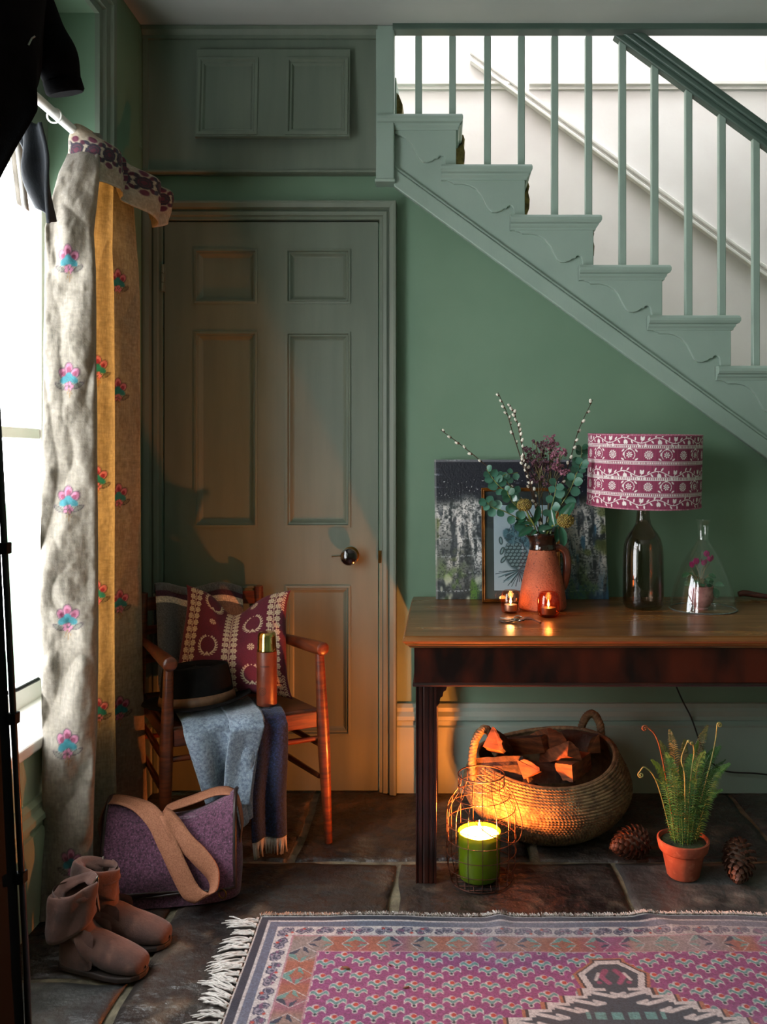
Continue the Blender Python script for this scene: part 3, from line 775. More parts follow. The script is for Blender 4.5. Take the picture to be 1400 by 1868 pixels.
# stepped medallions along the middle
def medallion(cx, cy, v0=.200):
    """a pointed hexagon at each end, then stair-stepped flanks with white hooks"""
    du = np.abs(U-cx); w = np.where(V < cy, V, 2*cy-V)          # mirrored about the centre line
    hexh = np.interp(w, [v0, v0+.045, v0+.098, v0+.12], [.022, .070, .058, .058])
    stp = .070+.044*np.floor((w-v0-.098)/.0265)
    hw = np.where(w < v0+.098, hexh, np.maximum(stp, .058))
    edge = hw-du; tl = np.minimum(w-v0, 1)
    d_ = np.where(w < v0+.098, np.minimum(edge, tl*1.0), np.minimum(edge, .05))
    # distance to the next step above (treads of the stair)
    up = np.mod(w-v0-.098, .0265); nxt = du > (hw-.044)
    d_ = np.where((w > v0+.098) & nxt, np.minimum(d_, up), d_)
    put(img, (d_ > -.020)*(w > v0-.016)*1.0, rgb(176,112,84)); put(img, (d_ > -.012)*(w > v0-.010)*1.0, rgb(66,58,62)); put(img, (d_ > -.007)*(w > v0-.007)*1.0, white)
    put(img, (d_ > .0085)*1.0, rgb(60,74,86))
    sg = np.sign(U-cx)
    for k in range(10):
        hk = .070+.044*k; wk = v0+.098+.0265*k
        x = du; y = w
        put(img, seg(x, y, hk-.006, wk+.012, hk-.058, wk+.030, .0058), white); put(img, seg(x, y, hk-.058, wk+.030, hk-.076, wk+.026, .0052), white); put(img, seg(x, y, hk-.076, wk+.026, hk-.056, wk+.017, .0045), white)
    x = (U-cx); y = w-v0-.055
    for s_ in (-1, 1):
        put(img, seg(x*s_, y, .012, -.022, .026, .0, .0075), rgb(150,72,108)); put(img, seg(x*s_, y, .026, .0, .012, .024, .0065), rgb(164,86,122)); put(img, seg(x*s_, y, .030, -.012, .040, .012, .0040), white); put(img, disk(x*s_, y, .034, .022, .006), rgb(150,72,108))
    put(img, ((np.abs(w-cy) < .10) & (du < .24-np.abs(w-cy)))*1.0, teal*.85); put(img, ((np.abs(w-cy) < .07) & (du < .18-np.abs(w-cy)))*1.0, magenta); put(img, ((np.abs(w-cy) < .03) & (du < .08-np.abs(w-cy)))*1.0, white)
    zz_ = np.abs(np.mod(du*28, 1)-.5); put(img, ((w > cy-.20) & (w < cy-.175) & (du < .085) & (zz_ < .35))*1.0, teal)
medallion(.858, .581)
# coral band
cb_ = (d > .093) & (d < .158)
put(img, cb_*1.0, coral); put(img, cb_*sst(.45, .7, fbm(along*11, along*0+3, 4, 2)), magenta*1.02); put(img, cb_*sst(.5, .75, fbm(along*8+9, along*0+1, 6, 2))*.8, rgb(150,150,150))
per = .085; ph = np.mod(along, per)/per-.5; cell = np.floor(along/per); dd_ = (d-.1255)/.028
tri = np.abs(ph)*2.1-.28-np.abs(dd_)*.55
lf = (np.sin(np.arctan2(dd_, np.abs(ph)*3+.02)*9) > -.1)
put(img, (cb_ & (tri > 0) & (tri < .38) & lf & (np.mod(cell, 3) != 1))*1.0, rgb(112,160,154))
put(img, (cb_ & (tri > .02) & (tri < .40) & lf & (np.mod(cell, 3) == 1))*1.0, navy*1.3)
put(img, (cb_ & (np.abs(tri+.03) < .035))*.9, white*.95)
put(img, (((d > .089) & (d < .094)) | ((d > .156) & (d < .160)))*.8, rgb(196,150,160))
# white floral border
wb_ = (d > .050) & (d < .090)
put(img, wb_*1.0, white)
per = .050; ph = (np.mod(along, per)/per-.5)*per; cell = np.floor(along/per); dc = d-.069
jig = vn(along*160, d*160, 3)-.5
blob = np.minimum(np.hypot((ph+.011), dc-.003)-.0125, np.minimum(np.hypot(ph-.010, dc+.003)-.012, np.hypot(ph, dc+.006)-.010))+jig*.006
put(img, (wb_ & (blob < 0))*1.0, rgb(74,78,104))
put(img, (wb_ & (np.abs(blob+.005) < .0016))*.8, rgb(176,170,184))
put(img, (wb_ & (vn(along*70, d*90, 12) > .78) & (blob < .0))*1.0, rgb(128,84,120))
put(img, disk(ph, dc, -.004+0*ph, -.009, .0042)*wb_*(np.mod(cell, 2) == 0), red); put(img, disk(ph, dc, .018, .009, .004)*wb_*(np.mod(cell, 3) == 1), red)
# slate and navy edges
put(img, ((d > .028) & (d <= .050))*1.0, slate); put(img, ((d > .021) & (d <= .028))*1.0, white*.97); put(img, (d <= .021)*1.0, navy); put(img, (d < .004)*1.0, rgb(200,194,190))
# worn fading and weave
put(img, sst(.55, .76, fade)*.38, rgb(186,176,182)); put(img, sst(.58, .8, fbm(U*2.1+4, V*2.1, 31, 3))*.3, rgb(176,170,186))
img *= (.70+.26*vn(U/st_*.9, V/st_*.9, 77))[..., None]
zz = .0065+.0035*sst(.45, .75, fbm(U*3.3, V*5, 8, 3))+.007*np.exp(-((U-1.0-.12*np.sin(V*9))/.03)**2)*np.exp(-V/.10)+.008*np.exp(-((U-.62)/.025)**2)*np.exp(-V/.06)
Pg = np.stack([RX0+U+(.02*V), RY1-V+.0025*np.sin(U*7)+.003*fbm(U*9, U*0, 2), zz], -1)
nz = zz
npgrid('woven_field', Pg, img, M_RUG, parent=rug)
eg = MB()
M_FRINGE = mat('white_cotton_fringe', C8(206,200,194), C8(176,168,162), rough=.9, scale=60, bump=.4, bscale=300)
# edge underlay gives the rug its thickness
def rugpt(u, v): i = min(nx-1, max(0, int(u/W_*(nx-1)))); j = min(ny-1, max(0, int(v/D_*(ny-1)))); return Vector(Pg[j, i])
m = MB()
ring = [rugpt(t*W_, 0) for t in np.linspace(0, 1, 80)]+[rugpt(W_, t*D_) for t in np.linspace(0, 1, 40)]+[rugpt(W_*(1-t), D_) for t in np.linspace(0, 1, 80)]+[rugpt(0, D_*(1-t)) for t in np.linspace(0, 1, 40)]
v = []; f = []
for p in ring: v += [p, Vector((p.x, p.y, .0005))]
for i in range(len(ring)): j = (i+1) % len(ring); f.append((2*i, 2*j, 2*j+1, 2*i+1))
m.add(v, f).build('rug_edge', M_FRINGE, rug)
# short cut pile along the far edge
m = MB(); rg = random.Random(3)
for i in range(1500):
    u = W_*(i+rg.random())/1500; p = rugpt(u, 0); l = .010+.010*rg.random(); a = rg.uniform(-.5, .5)
    q_ = p+Vector((math.sin(a)*l, math.cos(a)*l, .003*rg.random()-.001)); wv = Vector((.0012, 0, 0)); up_ = Vector((0, 0, .0045))
    m.add([p-wv, p+wv, q_+wv*.6, q_-wv*.6, p+up_, q_+up_*.4], [(0,1,2,3),(0,4,5,3),(1,2,5,4),(0,1,4),(3,5,2)])
o = m.build('cut_pile_edge', M_FRINGE, rug); o['kind'] = 'stuff'
# knotted tassels along the left end
for i in range(40):
    v0 = D_*(i+.5)/40+rg.uniform(-.004, .004); p = rugpt(0, v0); m = MB()
    lean = rg.uniform(-.35, .35)+.25*math.sin(i*.7); L_ = rg.uniform(.065, .095)
    for k in range(7):
        s0 = (k-3)*.0022; a = lean+(k-3)*.035+rg.uniform(-.12, .12); pts = []
        wv = rg.uniform(0, 6); l2 = L_*rg.uniform(.8, 1.08)
        for t in range(8):
            tt = t/7
            pts.append(p+Vector((-l2*tt*math.cos(a), s0*(.5 if tt < .2 else 1)+l2*tt*math.sin(a)+.003*math.sin(wv+tt*7), -.0035+.004*math.sin(tt*3.1)*rg.uniform(.6, 1.3)-.001*tt)))
        m.tube(pts, [.0019]*7+[.0009], 5)
    m.tube([p+Vector((-.004,0,-.002)), p+Vector((-.010,.0,.0))], [.0065,.0055], 8)
    m.build('tassel', M_FRINGE, rug, smooth=True)
# dry scraps of leaf fallen on the rug
M_SCRAP = mat('dry_brown_leaf', C8(120,82,56), C8(82,52,36), rough=.8, scale=60)
for (px, py, l, an, lab) in ((631,1772,.013,-35,'pinkish dry leaf scrap on the left of the rug field'), (741,1809,.008,10,'tiny dark leaf scrap lying nearer the rug medallion'), (711,1767,.006,-70,'tiny dry leaf crumb near the coral border of the rug')):
    Yf = H*F/(py-VY); c = Vector((X(px, Yf), Yf, 0)); zr = rugpt(c.x-RX0-.02*(RY1-Yf), RY1-Yf).z
    Mx = Matrix.Translation((c.x, c.y, zr+.0010)) @ rotm('Z', an)
    m = MB(); m.add([(-l,0,0),(-l*.3,l*.45,.001),(l*.6,l*.35,.0015),(l,0,.003),(l*.5,-l*.3,.0015),(-l*.4,-l*.35,.001),(0,0,.0025)], [(0,5,6),(5,4,6),(4,3,6),(3,2,6),(2,1,6),(1,0,6)], Mx)
    o = m.build('dry_leaf', M_SCRAP, smooth='all'); solid(o, .0006); tag(o, lab, 'leaf', 'leaf scraps on the rug')
# ------------------------------------------------------------------ things on the table
# abstract canvas leaning on the wall
cv = thing('canvas_painting', (.27, 3.03, TZ), 'large unframed abstract canvas in navy, white and green behind the vase', 'painting')
BL_, BR_, TL_, TR_ = Vector((-.031,2.985,TZ+.001)), Vector((.573,2.985,TZ+.001)), Vector((-.038,3.052,1.193)), Vector((.563,3.052,1.193))
nu, nv = 330, 280
u = np.linspace(0, 1, nu); v = np.linspace(0, 1, nv); U, V = np.meshgrid(u, v)      # V up
def lerp4(U, V, a, b, c, d):
    a, b, c, d = [np.array(x) for x in (a, b, c, d)]
    return (a*(1-U)[..., None]+b*U[..., None])*(1-V)[..., None]+(c*(1-U)[..., None]+d*U[..., None])*V[..., None]
img = np.zeros((nv, nu, 3)); img[...] = rgb(30,38,40)
strk = fbm(U*26, V*5, 3, 4); strh = fbm(U*5, V*22, 8, 4); spk = vn(U*150, V*130, 5); blot = fbm(U*5, V*5, 12, 4); fine = vn(U*70, V*60, 15)
put(img, sst(.45, .7, blot)*.6, rgb(52,60,50)); put(img, sst(.4, .75, fbm(U*4+9, V*6, 21, 3))*sst(.3, .6, U)*.9, rgb(34,66,92)); put(img, sst(.55, .8, strk)*sst(.5, .8, U)*.8, rgb(70,110,134))
wm = sst(.34, .54, strk*.5+blot*.35+fine*.22)*sst(.0, .12, V)*(1-sst(.62, .76, V+.10*(blot-.5)))
wm = wm*(.35+.65*np.where(U < .36, sst(.30, .68, V), sst(.12, .60, V)))
put(img, wm*(.35+.75*(spk > .35))*.9, rgb(214,212,208))
put(img, sst(.70, .84, fbm(U*8, V*9, 41, 3))*(spk > .35)*.8*(1-sst(.6, .75, V)), rgb(20,26,30))
put(img, (np.abs(np.mod(V*8.2+.04*np.sin(U*19), 1)-.5) < .04)*(spk > .5)*(1-sst(.6, .72, V))*.6, rgb(170,178,182))
put(img, sst(.52, .70, fbm(U*34, V*4, 71, 3))*sst(.15, .3, V)*(1-sst(.60, .72, V))*(.4+.6*(spk > .4))*.9, rgb(216,214,210))
put(img, sst(.56, .74, fbm(U*30+7, V*5, 73, 3))*sst(.70, .80, U)*(1-sst(.6, .72, V))*.85, rgb(44,92,120))
put(img, sst(.58, .72, fbm(U*28+17, V*6, 75, 3))*(V > .1)*(1-sst(.6, .7, V))*.8, rgb(34,42,48))
gm = sst(.50, .7, fbm(U*14, V*6, 51, 3))*(1-sst(.10, .34, V))*np.where(U < .36, 1, .45); put(img, gm*(.4+.6*(spk > .3)), rgb(76,112,38))
put(img, sst(.6, .8, fbm(U*16+3, V*7, 55, 3))*(1-sst(.1, .3, V))*.8, rgb(196,200,178))
put(img, sst(.62, .78, fbm(U*9+30, V*9, 63, 3))*(V > .25)*(V < .7)*.7, rgb(84,96,40))
tp = sst(.66, .78, V+.12*(blot-.5)-.05*(U > .4)); put(img, tp, rgb(14,16,30)); put(img, tp*sst(.66, .8, strh)*(spk > .45)*.8, rgb(150,156,166)); put(img, tp*(spk > .93)*(V < .86), rgb(190,190,190))
put(img, (V > .985)*.5, rgb(170,170,170)); put(img, (U < .012)*.6, rgb(150,154,150))
M_CANV = mat('oil_paint_on_canvas', (1,1,1,1), attr=True, rough=.45, bump=.5, bscale=160, bdist=.003)
front = lerp4(U, V, BL_, BR_, TL_, TR_)
nrm = np.cross(np.array(BR_-BL_), np.array(TL_-BL_)); nrm /= np.linalg.norm(nrm)
npgrid('painted_canvas', front+nrm*.0005, img, M_CANV, parent=cv)
nb = Vector(-nrm)*.022
m = MB(); m.add([BL_, BR_, TR_, TL_, BL_+nb, BR_+nb, TR_+nb, TL_+nb], [(3,2,1,0),(4,5,6,7),(0,1,5,4),(1,2,6,5),(2,3,7,6),(3,0,4,7)])
m.build('stretcher_frame', mat('painted_canvas_edge', C8(40,46,52), C8(150,152,150), rough=.7, scale=40, lo=.5, hi=.75), cv)

# framed botanical print leaning on the canvas
fp = thing('framed_print', (.26, 2.94, TZ), 'thin gold-framed print of a pine cone leaning behind the terracotta jug', 'picture')
fa, fb, ft = X(880, 2.92), X(1024, 2.92), Z(891, 2.975)
FB = Vector((fa, 2.915, TZ+.002)); e1 = Vector((1,0,0)); e2 = Vector((0, 2.978-2.915, ft-TZ)).normalized(); Hf = (Vector((0, 2.978, ft))-Vector((0, 2.915, TZ))).length; Wf = fb-fa
e3 = e1.cross(e2)          # towards the viewer
FM = Matrix(((e1.x,e2.x,e3.x,FB.x),(e1.y,e2.y,e3.y,FB.y),(e1.z,e2.z,e3.z,FB.z),(0,0,0,1)))
M_GOLD = mat('antique_gold_frame', C8(150,96,36), C8(84,50,20), rough=.35, metal=.7, scale=25)
m = MB(); v = []; f = []
prof = [(0,-.012),(0,.004),(.003,.007),(.006,.003),(.009,.005),(.012,.001),(.012,-.012)]
for (t, z) in prof: v += [(t,t,z),(Wf-t,t,z),(Wf-t,Hf-t,z),(t,Hf-t,z)]
for i in range(len(prof)-1):
    for k in range(4): f.append((i*4+k, i*4+(k+1) % 4, i*4+4+(k+1) % 4, i*4+4+k))
m.add(v, f, FM).build('frame', M_GOLD, fp)
m = MB().box(.004, Wf-.004, .004, Hf-.004, -.013, -.006, FM); m.build('backing', mat('dark_grey_backing', C8(52,58,60), C8(36,42,44), rough=.5, scale=10), fp)
px0, py0, px1, py1 = .042, .040, Wf-.040, Hf-.060
nu, nv = 200, 280; u = np.linspace(px0, px1, nu); v = np.linspace(py0, py1, nv); U, V = np.meshgrid(u, v)
img = np.zeros((nv, nu, 3)); img[...] = rgb(166,180,186); put(img, fbm(U*30, V*30, 4, 3)*.25, rgb(140,156,166))
ink = rgb(30,48,56); mid = rgb(72,108,118)
ccx, ccy = px0+(px1-px0)*.46, py0+.115
for k in range(46):
    a = math.pi*(1.05+.95*k/46)+.1*math.sin(k*5); l = .05+.03*math.sin(k*2.3)**2
    put(img, seg(U, V, ccx+.004*math.cos(a*3), ccy-.045, ccx+l*math.cos(a)*1.05, ccy-.045+l*math.sin(a)*.75, .0011), ink if k % 3 else mid)
put(img, oval(U, V, ccx-.008, ccy+.005, .040, .052, .35), rgb(52,72,78))
for i in range(9):
    for j in range(6):
        x = ccx-.008+(j-2.5)*.014+(.007 if i % 2 else 0); y = ccy-.040+i*.0115
        inside = oval(np.array([x]), np.array([y]), ccx-.008, ccy+.005, .036, .048, .35)[0] > .5
        if inside:
            put(img, oval(U, V, x, y, .0078, .0062, .4), ink); put(img, oval(U, V, x, y+.0012, .0060, .0038, .4), rgb(128,150,152)); put(img, seg(U, V, x-.004, y, x+.004, y+.001, .0006), ink)
for (ox, oy, a, b, an) in ((.022,.075,.030,.040,.2),(.050,.055,.026,.034,-.3),(-.030,.070,.020,.030,.7),(.0,.098,.024,.020,0)):
    put(img, oval(U, V, ccx+ox, ccy+oy, a, b, an), mid); put(img, oval(U, V, ccx+ox, ccy+oy, a, b, an)*(fbm(U*120, V*120, 9, 3) > .5)*.8, rgb(38,60,68))
for k in range(34):
    a = k*2.4; l = .016+.02*((k*37) % 11)/11; x = ccx+.01+.035*math.cos(k*1.3); y = ccy+.085+.03*math.sin(k*2.1)
    put(img, seg(U, V, x, y, x+l*math.cos(a), y+l*math.sin(a), .0010), ink if k % 2 else rgb(110,140,146))
for (x, y, an) in ((-.058,.02,1.2),(-.062,.055,1.7),(-.054,-.01,.9)):
    put(img, oval(U, V, ccx+x, ccy+y, .014, .007, an), rgb(40,60,62)); put(img, oval(U, V, ccx+x, ccy+y, .010, .003, an), rgb(120,146,148))
Pp = np.array(FB)+U[..., None]*np.array(e1)+V[..., None]*np.array(e2)-.0045*np.array(e3)
npgrid('botanical_print', Pp, img, mat('print_paper', (1,1,1,1), attr=True, rough=.6), parent=fp)
MB().box(.010, Wf-.010, .010, Hf-.010, -.001, .0, FM).build('glass', thin_glass('picture_glass', (.93,.95,.96,1), .03, 1.2), fp)

# terracotta jug
JX, JY = .320, 2.80
jug = thing('terracotta_jug', (JX, JY, TZ), 'speckled terracotta jug with a dark glazed neck holding the flowers', 'jug')
M_TERRA = mat('speckled_terracotta', C8(168,90,58), C8(140,68,42), rough=.75, scale=14, bump=.9, bscale=160, bdist=.004, c3=C8(58,30,22), fac3=.9, scale3=230)
M_GLAZE = mat('dark_brown_glaze', C8(44,24,18), C8(16,10,10), rough=.12, scale=30, bump=.3, bscale=50, coat=.6, c3=C8(110,54,28), fac3=.6, scale3=60)
pj = [(0,.0),(.070,.0),(.077,.006),(.0785,.016),(.077,.028),(.074,.050),(.069,.080),(.063,.110),(.056,.140),(.049,.170),(.0435,.192),(.042,.198)]
MB().lathe([(r, z+TZ) for r, z in pj]+[(.040,TZ+.198),(.037,TZ+.19)], 56, (JX,JY,0)).build('jug_body', M_TERRA, jug, smooth=True)
pn = [(.0425,.194),(.0445,.196),(.045,.200),(.0425,.204),(.0435,.215),(.047,.228),(.052,.240),(.0545,.246),(.0535,.250),(.050,.249),(.046,.240),(.041,.222),(.039,.20),(.037,.19)]
m = MB().lathe([(r, z+TZ) for r, z in pn], 56, (JX,JY,0))
# pinch a small pouring lip on the left
m.v = [(x-.012*max(0, -(x-JX)/.055)**6*sst(TZ+.225, TZ+.25, z), y, z) for x, y, z in m.v]
m.build('glazed_neck', M_GLAZE, jug, smooth=True)
hp = cr([(JX+.040,JY,TZ+.198),(JX+.058,JY-.002,TZ+.200),(JX+.076,JY-.003,TZ+.184),(JX+.081,JY-.004,TZ+.150),(JX+.078,JY-.003,TZ+.110),(JX+.069,JY,TZ+.076),(JX+.062,JY,TZ+.068)], 6)
MB().tube(hp, [.0085]*len(hp), 12, flat=1.5).build('handle', mat('glazed_terracotta', C8(104,52,34), C8(64,30,22), rough=.3, scale=20, coat=.3), jug, smooth=True)

# ------------------------------------------------------------------ the flowers, stem by stem
MOUTH = Vector((JX, JY, TZ+.235))
def fpnt(px, py, dy=0.0): return P(px, py, JY+dy)
M_TWIG = mat('brown_twig', C8(66,44,24), C8(40,26,16), rough=.6, scale=60)
M_CATK = mat('silver_catkin', C8(226,220,206), C8(196,188,170), rough=.9, scale=200, sheen=.4)
M_LEAFE = mat('eucalyptus_leaf', C8(62,108,88), C8(34,76,60), rough=.45, scale=20, c3=C8(120,160,140), fac3=.4, scale3=40)
M_LEAFD = mat('dark_glossy_leaf', C8(40,84,58), C8(24,60,44), rough=.3, scale=16, coat=.25)
M_STEMG = mat('green_stem', C8(128,138,60), C8(92,100,44), rough=.5, scale=40)
catm = meshonly(MB().ell((0,0,0), (.0048,.0048,.0072), 10, 8), 'catkin', M_CATK)
budm = meshonly(MB().lathe([(0,-.009),(.003,-.0085),(.0042,-.006),(.0034,-.002),(.001,.001)], 8), 'bud_scale', mat('bud_scale_brown', C8(88,58,30), C8(60,38,20), rough=.5))
def align(pos, d, s=1.0, roll=0.0):
    d = Vector(d).normalized(); q = d.to_track_quat('Z', 'Y'); return Matrix.Translation(pos) @ q.to_matrix().to_4x4() @ rotm('Z', math.degrees(roll)) @ Matrix.Scale(s, 4)
def willow(ctrl, label, ncat, t0=.1, seed=1):
    rg = random.Random(seed); pts = cr(ctrl, 8)
    t = thing('pussy_willow_stem', tuple(pts[0]), label, 'willow stem', 'pussy willow stems in the jug')
    n = len(pts); MB().tube(pts, [.0026-.0016*i/(n-1) for i in range(n)], 7).build('twig', M_TWIG, t, smooth=True)
    for k in range(ncat):
        f_ = t0+(1-t0)*(k+.5)/ncat+rg.uniform(-.01, .01); i = min(n-2, int(f_*(n-1))); p = pts[i].lerp(pts[i+1], f_*(n-1)-i); d = (pts[i+1]-pts[i]).normalized()
        a = rg.uniform(0, 6.28); side = d.orthogonal().normalized(); side.rotate(Matrix.Rotation(a, 3, d))
        dd = (d*.8+side*.55).normalized(); M = align(p+dd*.006+side*.002, dd, rg.uniform(.8, 1.1))
        o = inst(catm, 'catkin', t, M); inst(budm, 'bud_scale', o, M); 
willow([MOUTH+Vector((-.01,.02,-.10)), fpnt(985,960,.02), fpnt(958,860,.02), fpnt(936,790,.03), fpnt(924,750,.03), fpnt(909,716,.03)], 'tall slender willow stem bending left, tip highest of all the stems', 12, .25, 1)
willow([MOUTH+Vector((0,.0,-.10)), fpnt(986,960,-.01), fpnt(968,880,-.02), fpnt(954,820,-.02), fpnt(944,770,-.02), fpnt(931,738,-.02)], 'upright willow stem thick with catkins just right of the tallest one', 21, .12, 2)
willow([MOUTH+Vector((.01,.02,-.10)), fpnt(1000,960,.0), fpnt(1022,890,.0), fpnt(1040,840,.0), fpnt(1056,785,.0), fpnt(1082,729,.0)], 'lone willow stem leaning right towards the lampshade', 12, .3, 3)
willow([MOUTH+Vector((.0,.0,-.10)), fpnt(980,960,.02), fpnt(935,890,.02), fpnt(880,843,.02), fpnt(842,812,.03), fpnt(804,784,.03)], 'willow stem reaching far left past the canvas edge', 10, .30, 4)
willow([MOUTH+Vector((.0,-.01,-.10)), fpnt(990,960,-.03), fpnt(976,905,-.03), fpnt(962,862,-.03), fpnt(950,838,-.035)], 'short willow stem with yellowing buds at the front of the jug', 13, .1, 5)
# eucalyptus leaf: round, slightly cupped
def leafmesh(name, L, W, cup, mat_, tip=.0, fold=.0):
    m = MB(); N = 9; K = 5; v = []; f = []
    for i in range(N):
        t = i/(N-1); w = W*(math.sin(math.pi*min(1, t*(1-tip*.15)))**(.62 if tip == 0 else .8))*(1-tip*t*.35) if 0 < t < 1 else W*.02
        for k in range(K):
            s = (k/(K-1)-.5)*2
            v.append((s*w, t*L, cup*(s*s*w/W*.5)*L-.12*L*t*t*(1 if tip else .3)+fold*abs(s)*w))
    for i in range(N-1):
        for k in range(K-1): f.append((i*K+k, i*K+k+1, (i+1)*K+k+1, (i+1)*K+k))
    m.add(v, f); return meshonly(m, name, mat_)
euc = [leafmesh('leaf', .040, .019, .12, M_LEAFE), leafmesh('leaf', .034, .017, .2, M_LEAFE)]
eucd = [leafmesh('leaf', .036, .017, .15, M_LEAFD)]
long_ = leafmesh('leaf', .080, .021, .1, M_LEAFD, 1.0, .25)
def leafmat(p, d, face, s):
    """leaf grows along d, upper side towards face"""
    y = Vector(d).normalized(); z = Vector(face); z = (z-y*z.dot(y)).normalized(); x = y.cross(z)
    return Matrix(((x.x*s,y.x*s,z.x*s,p.x),(x.y*s,y.y*s,z.y*s,p.y),(x.z*s,y.z*s,z.z*s,p.z),(0,0,0,1)))
def euc_spray(ctrl, label, n, seed, meshes=euc, t0=.2, sc_=1.0, group='eucalyptus sprays in the jug', matS=M_STEMG):
    rg = random.Random(seed); pts = cr(ctrl, 8); N = len(pts)
    t = thing('eucalyptus_spray', tuple(pts[0]), label, 'foliage', group)
    MB().tube(pts, [.0022-.0012*i/(N-1) for i in range(N)], 6).build('stem', matS, t, smooth=True)
    for k in range(n):
        f_ = t0+(1-t0)*(k+.4)/n; i = min(N-2, int(f_*(N-1))); p = pts[i].lerp(pts[i+1], f_*(N-1)-i); d = (pts[i+1]-pts[i]).normalized()
        sgn = 1 if k % 2 else -1
        side = Vector((sgn*d.z, rg.uniform(-.7, .2), -sgn*d.x)).normalized()
        g = (side*.95+d*rg.uniform(.05, .6)).normalized(); face = Vector((rg.uniform(-.5, .5), -1, rg.uniform(.0, .8)))
        inst(rg.choice(meshes), 'leaf', t, leafmat(p, g, face, sc_*rg.uniform(.8, 1.1)*(1-.25*f_)))
    return t
euc_spray([MOUTH+Vector((-.01,-.02,-.06)), fpnt(968,955,-.032), fpnt(930,905,-.06), fpnt(905,880,-.06), fpnt(888,856,-.06)], 'round-leaved eucalyptus spray arching left in front of the picture frame', 16, 11, t0=.18)
euc_spray([MOUTH+Vector((-.01,-.02,-.06)), fpnt(962,960,-.034), fpnt(925,935,-.07), fpnt(898,925,-.08), fpnt(886,912,-.08)], 'low eucalyptus spray drooping left over the gold frame corner', 11, 12, t0=.25)
euc_spray([MOUTH+Vector((-.01,.0,-.06)), fpnt(960,930,-.02), fpnt(930,885,-.02), fpnt(918,868,-.02), fpnt(945,862,-.02)], 'thin eucalyptus twig curling back under the willow stems', 10, 13, t0=.3, sc_=.75)
euc_spray([MOUTH+Vector((.01,-.02,-.06)), fpnt(1012,945,-.034), fpnt(1040,895,-.05), fpnt(1054,860,-.05), fpnt(1063,842,-.05)], 'large eucalyptus spray rising right beside the lampshade', 18, 14, t0=.15, sc_=1.05)
euc_spray([MOUTH+Vector((.01,.0,-.06)), fpnt(1015,930,.0), fpnt(1045,880,.02), fpnt(1060,835,.03), fpnt(1062,815,.03)], 'dark eucalyptus tip sticking up behind the big right spray', 12, 15, meshes=eucd, t0=.35)
euc_spray([MOUTH+Vector((.0,-.02,-.06)), fpnt(1000,952,-.034), fpnt(1012,905,-.06), fpnt(1015,880,-.06)], 'short eucalyptus sprig in the middle of the bunch', 9, 16, t0=.2)
euc_spray([MOUTH+Vector((-.01,-.02,-.06)), fpnt(966,955,-.034), fpnt(935,915,-.08), fpnt(925,895,-.09)], 'dark leafy sprig above the pine cone print', 9, 17, meshes=eucd, t0=.2)
# skimmia stems with bud heads and long glossy leaves
M_BUD = mat('olive_flower_buds', C8(150,130,56), C8(104,84,36), rough=.6, scale=120, c3=C8(120,60,40), fac3=.6, scale3=200)
def skimmia(ctrl, R_, label, leaves, seed):
    rg = random.Random(seed); pts = cr(ctrl, 6); N = len(pts)
    t = thing('skimmia_stem', tuple(pts[0]), label, 'flower stem', 'budded skimmia stems in the jug')
    MB().tube(pts, .0026, 7).build('stem', M_STEMG, t, smooth=True)
    c = pts[-1]; m = MB()
    for k in range(190):
        z = 1-2*(k+.5)/190; a = k*2.39996; r = math.sqrt(1-z*z); d = Vector((r*math.cos(a), r*math.sin(a), z)); rr = R_*rg.uniform(.86, 1.05)
        m.ell(c+Vector((d.x*rr*1.15, d.y*rr, d.z*rr*.9)), .0030*rg.uniform(.8, 1.15), 6, 4)
    m.ell(c, (R_*1.05, R_*.9, R_*.8), 14, 8)
    m.build('bud_cluster', M_BUD, t, smooth='all')
    for (p0, dr, s, face) in leaves: inst(long_, 'leaf', t, leafmat(p0, dr, face, s))
fv = Vector
skimmia([MOUTH+fv((.0,-.015,-.05)), fpnt(1002,966,-.034), fpnt(1020,955,-.08), fpnt(1032,950,-.085)], .0225, 'olive budded skimmia head at the right of the jug rim',
        [(fpnt(1020,955,-.08), fv((.55,-.1,.85)), 1.05, fv((-.4,-1,.6))), (fpnt(1022,958,-.08), fv((.20,-.25,-1)), .85, fv((.2,-1,.2))), (fpnt(1012,960,-.075), fv((-.2,.1,1)), .7, fv((-.6,-1,.1))), (fpnt(1010,962,-.08), fv((-.8,-.2,-.1)), .6, fv((0,-.8,1))), (fpnt(1015,960,-.07), fv((.0,-.4,-.6)), .7, fv((.6,-1,.6)))], 21)
skimmia([MOUTH+fv((-.01,-.012,-.05)), fpnt(977,964,-.034), fpnt(965,940,-.06), fpnt(957,921,-.07)], .0200, 'olive budded skimmia head at the left, above the jug rim',
        [(fpnt(974,962,-.05), fv((-.75,-.35,-.35)), .75, fv((0,-1,.8))), (fpnt(970,955,-.05), fv((-1,-.3,.05)), .6, fv((0,-.7,1))), (fpnt(975,955,-.06), fv((.3,-.1,1)), .75, fv((.5,-1,.1))), (fpnt(978,966,-.07), fv((-.3,-.5,-.25)), .45, fv((.2,-1,.9)))], 22)
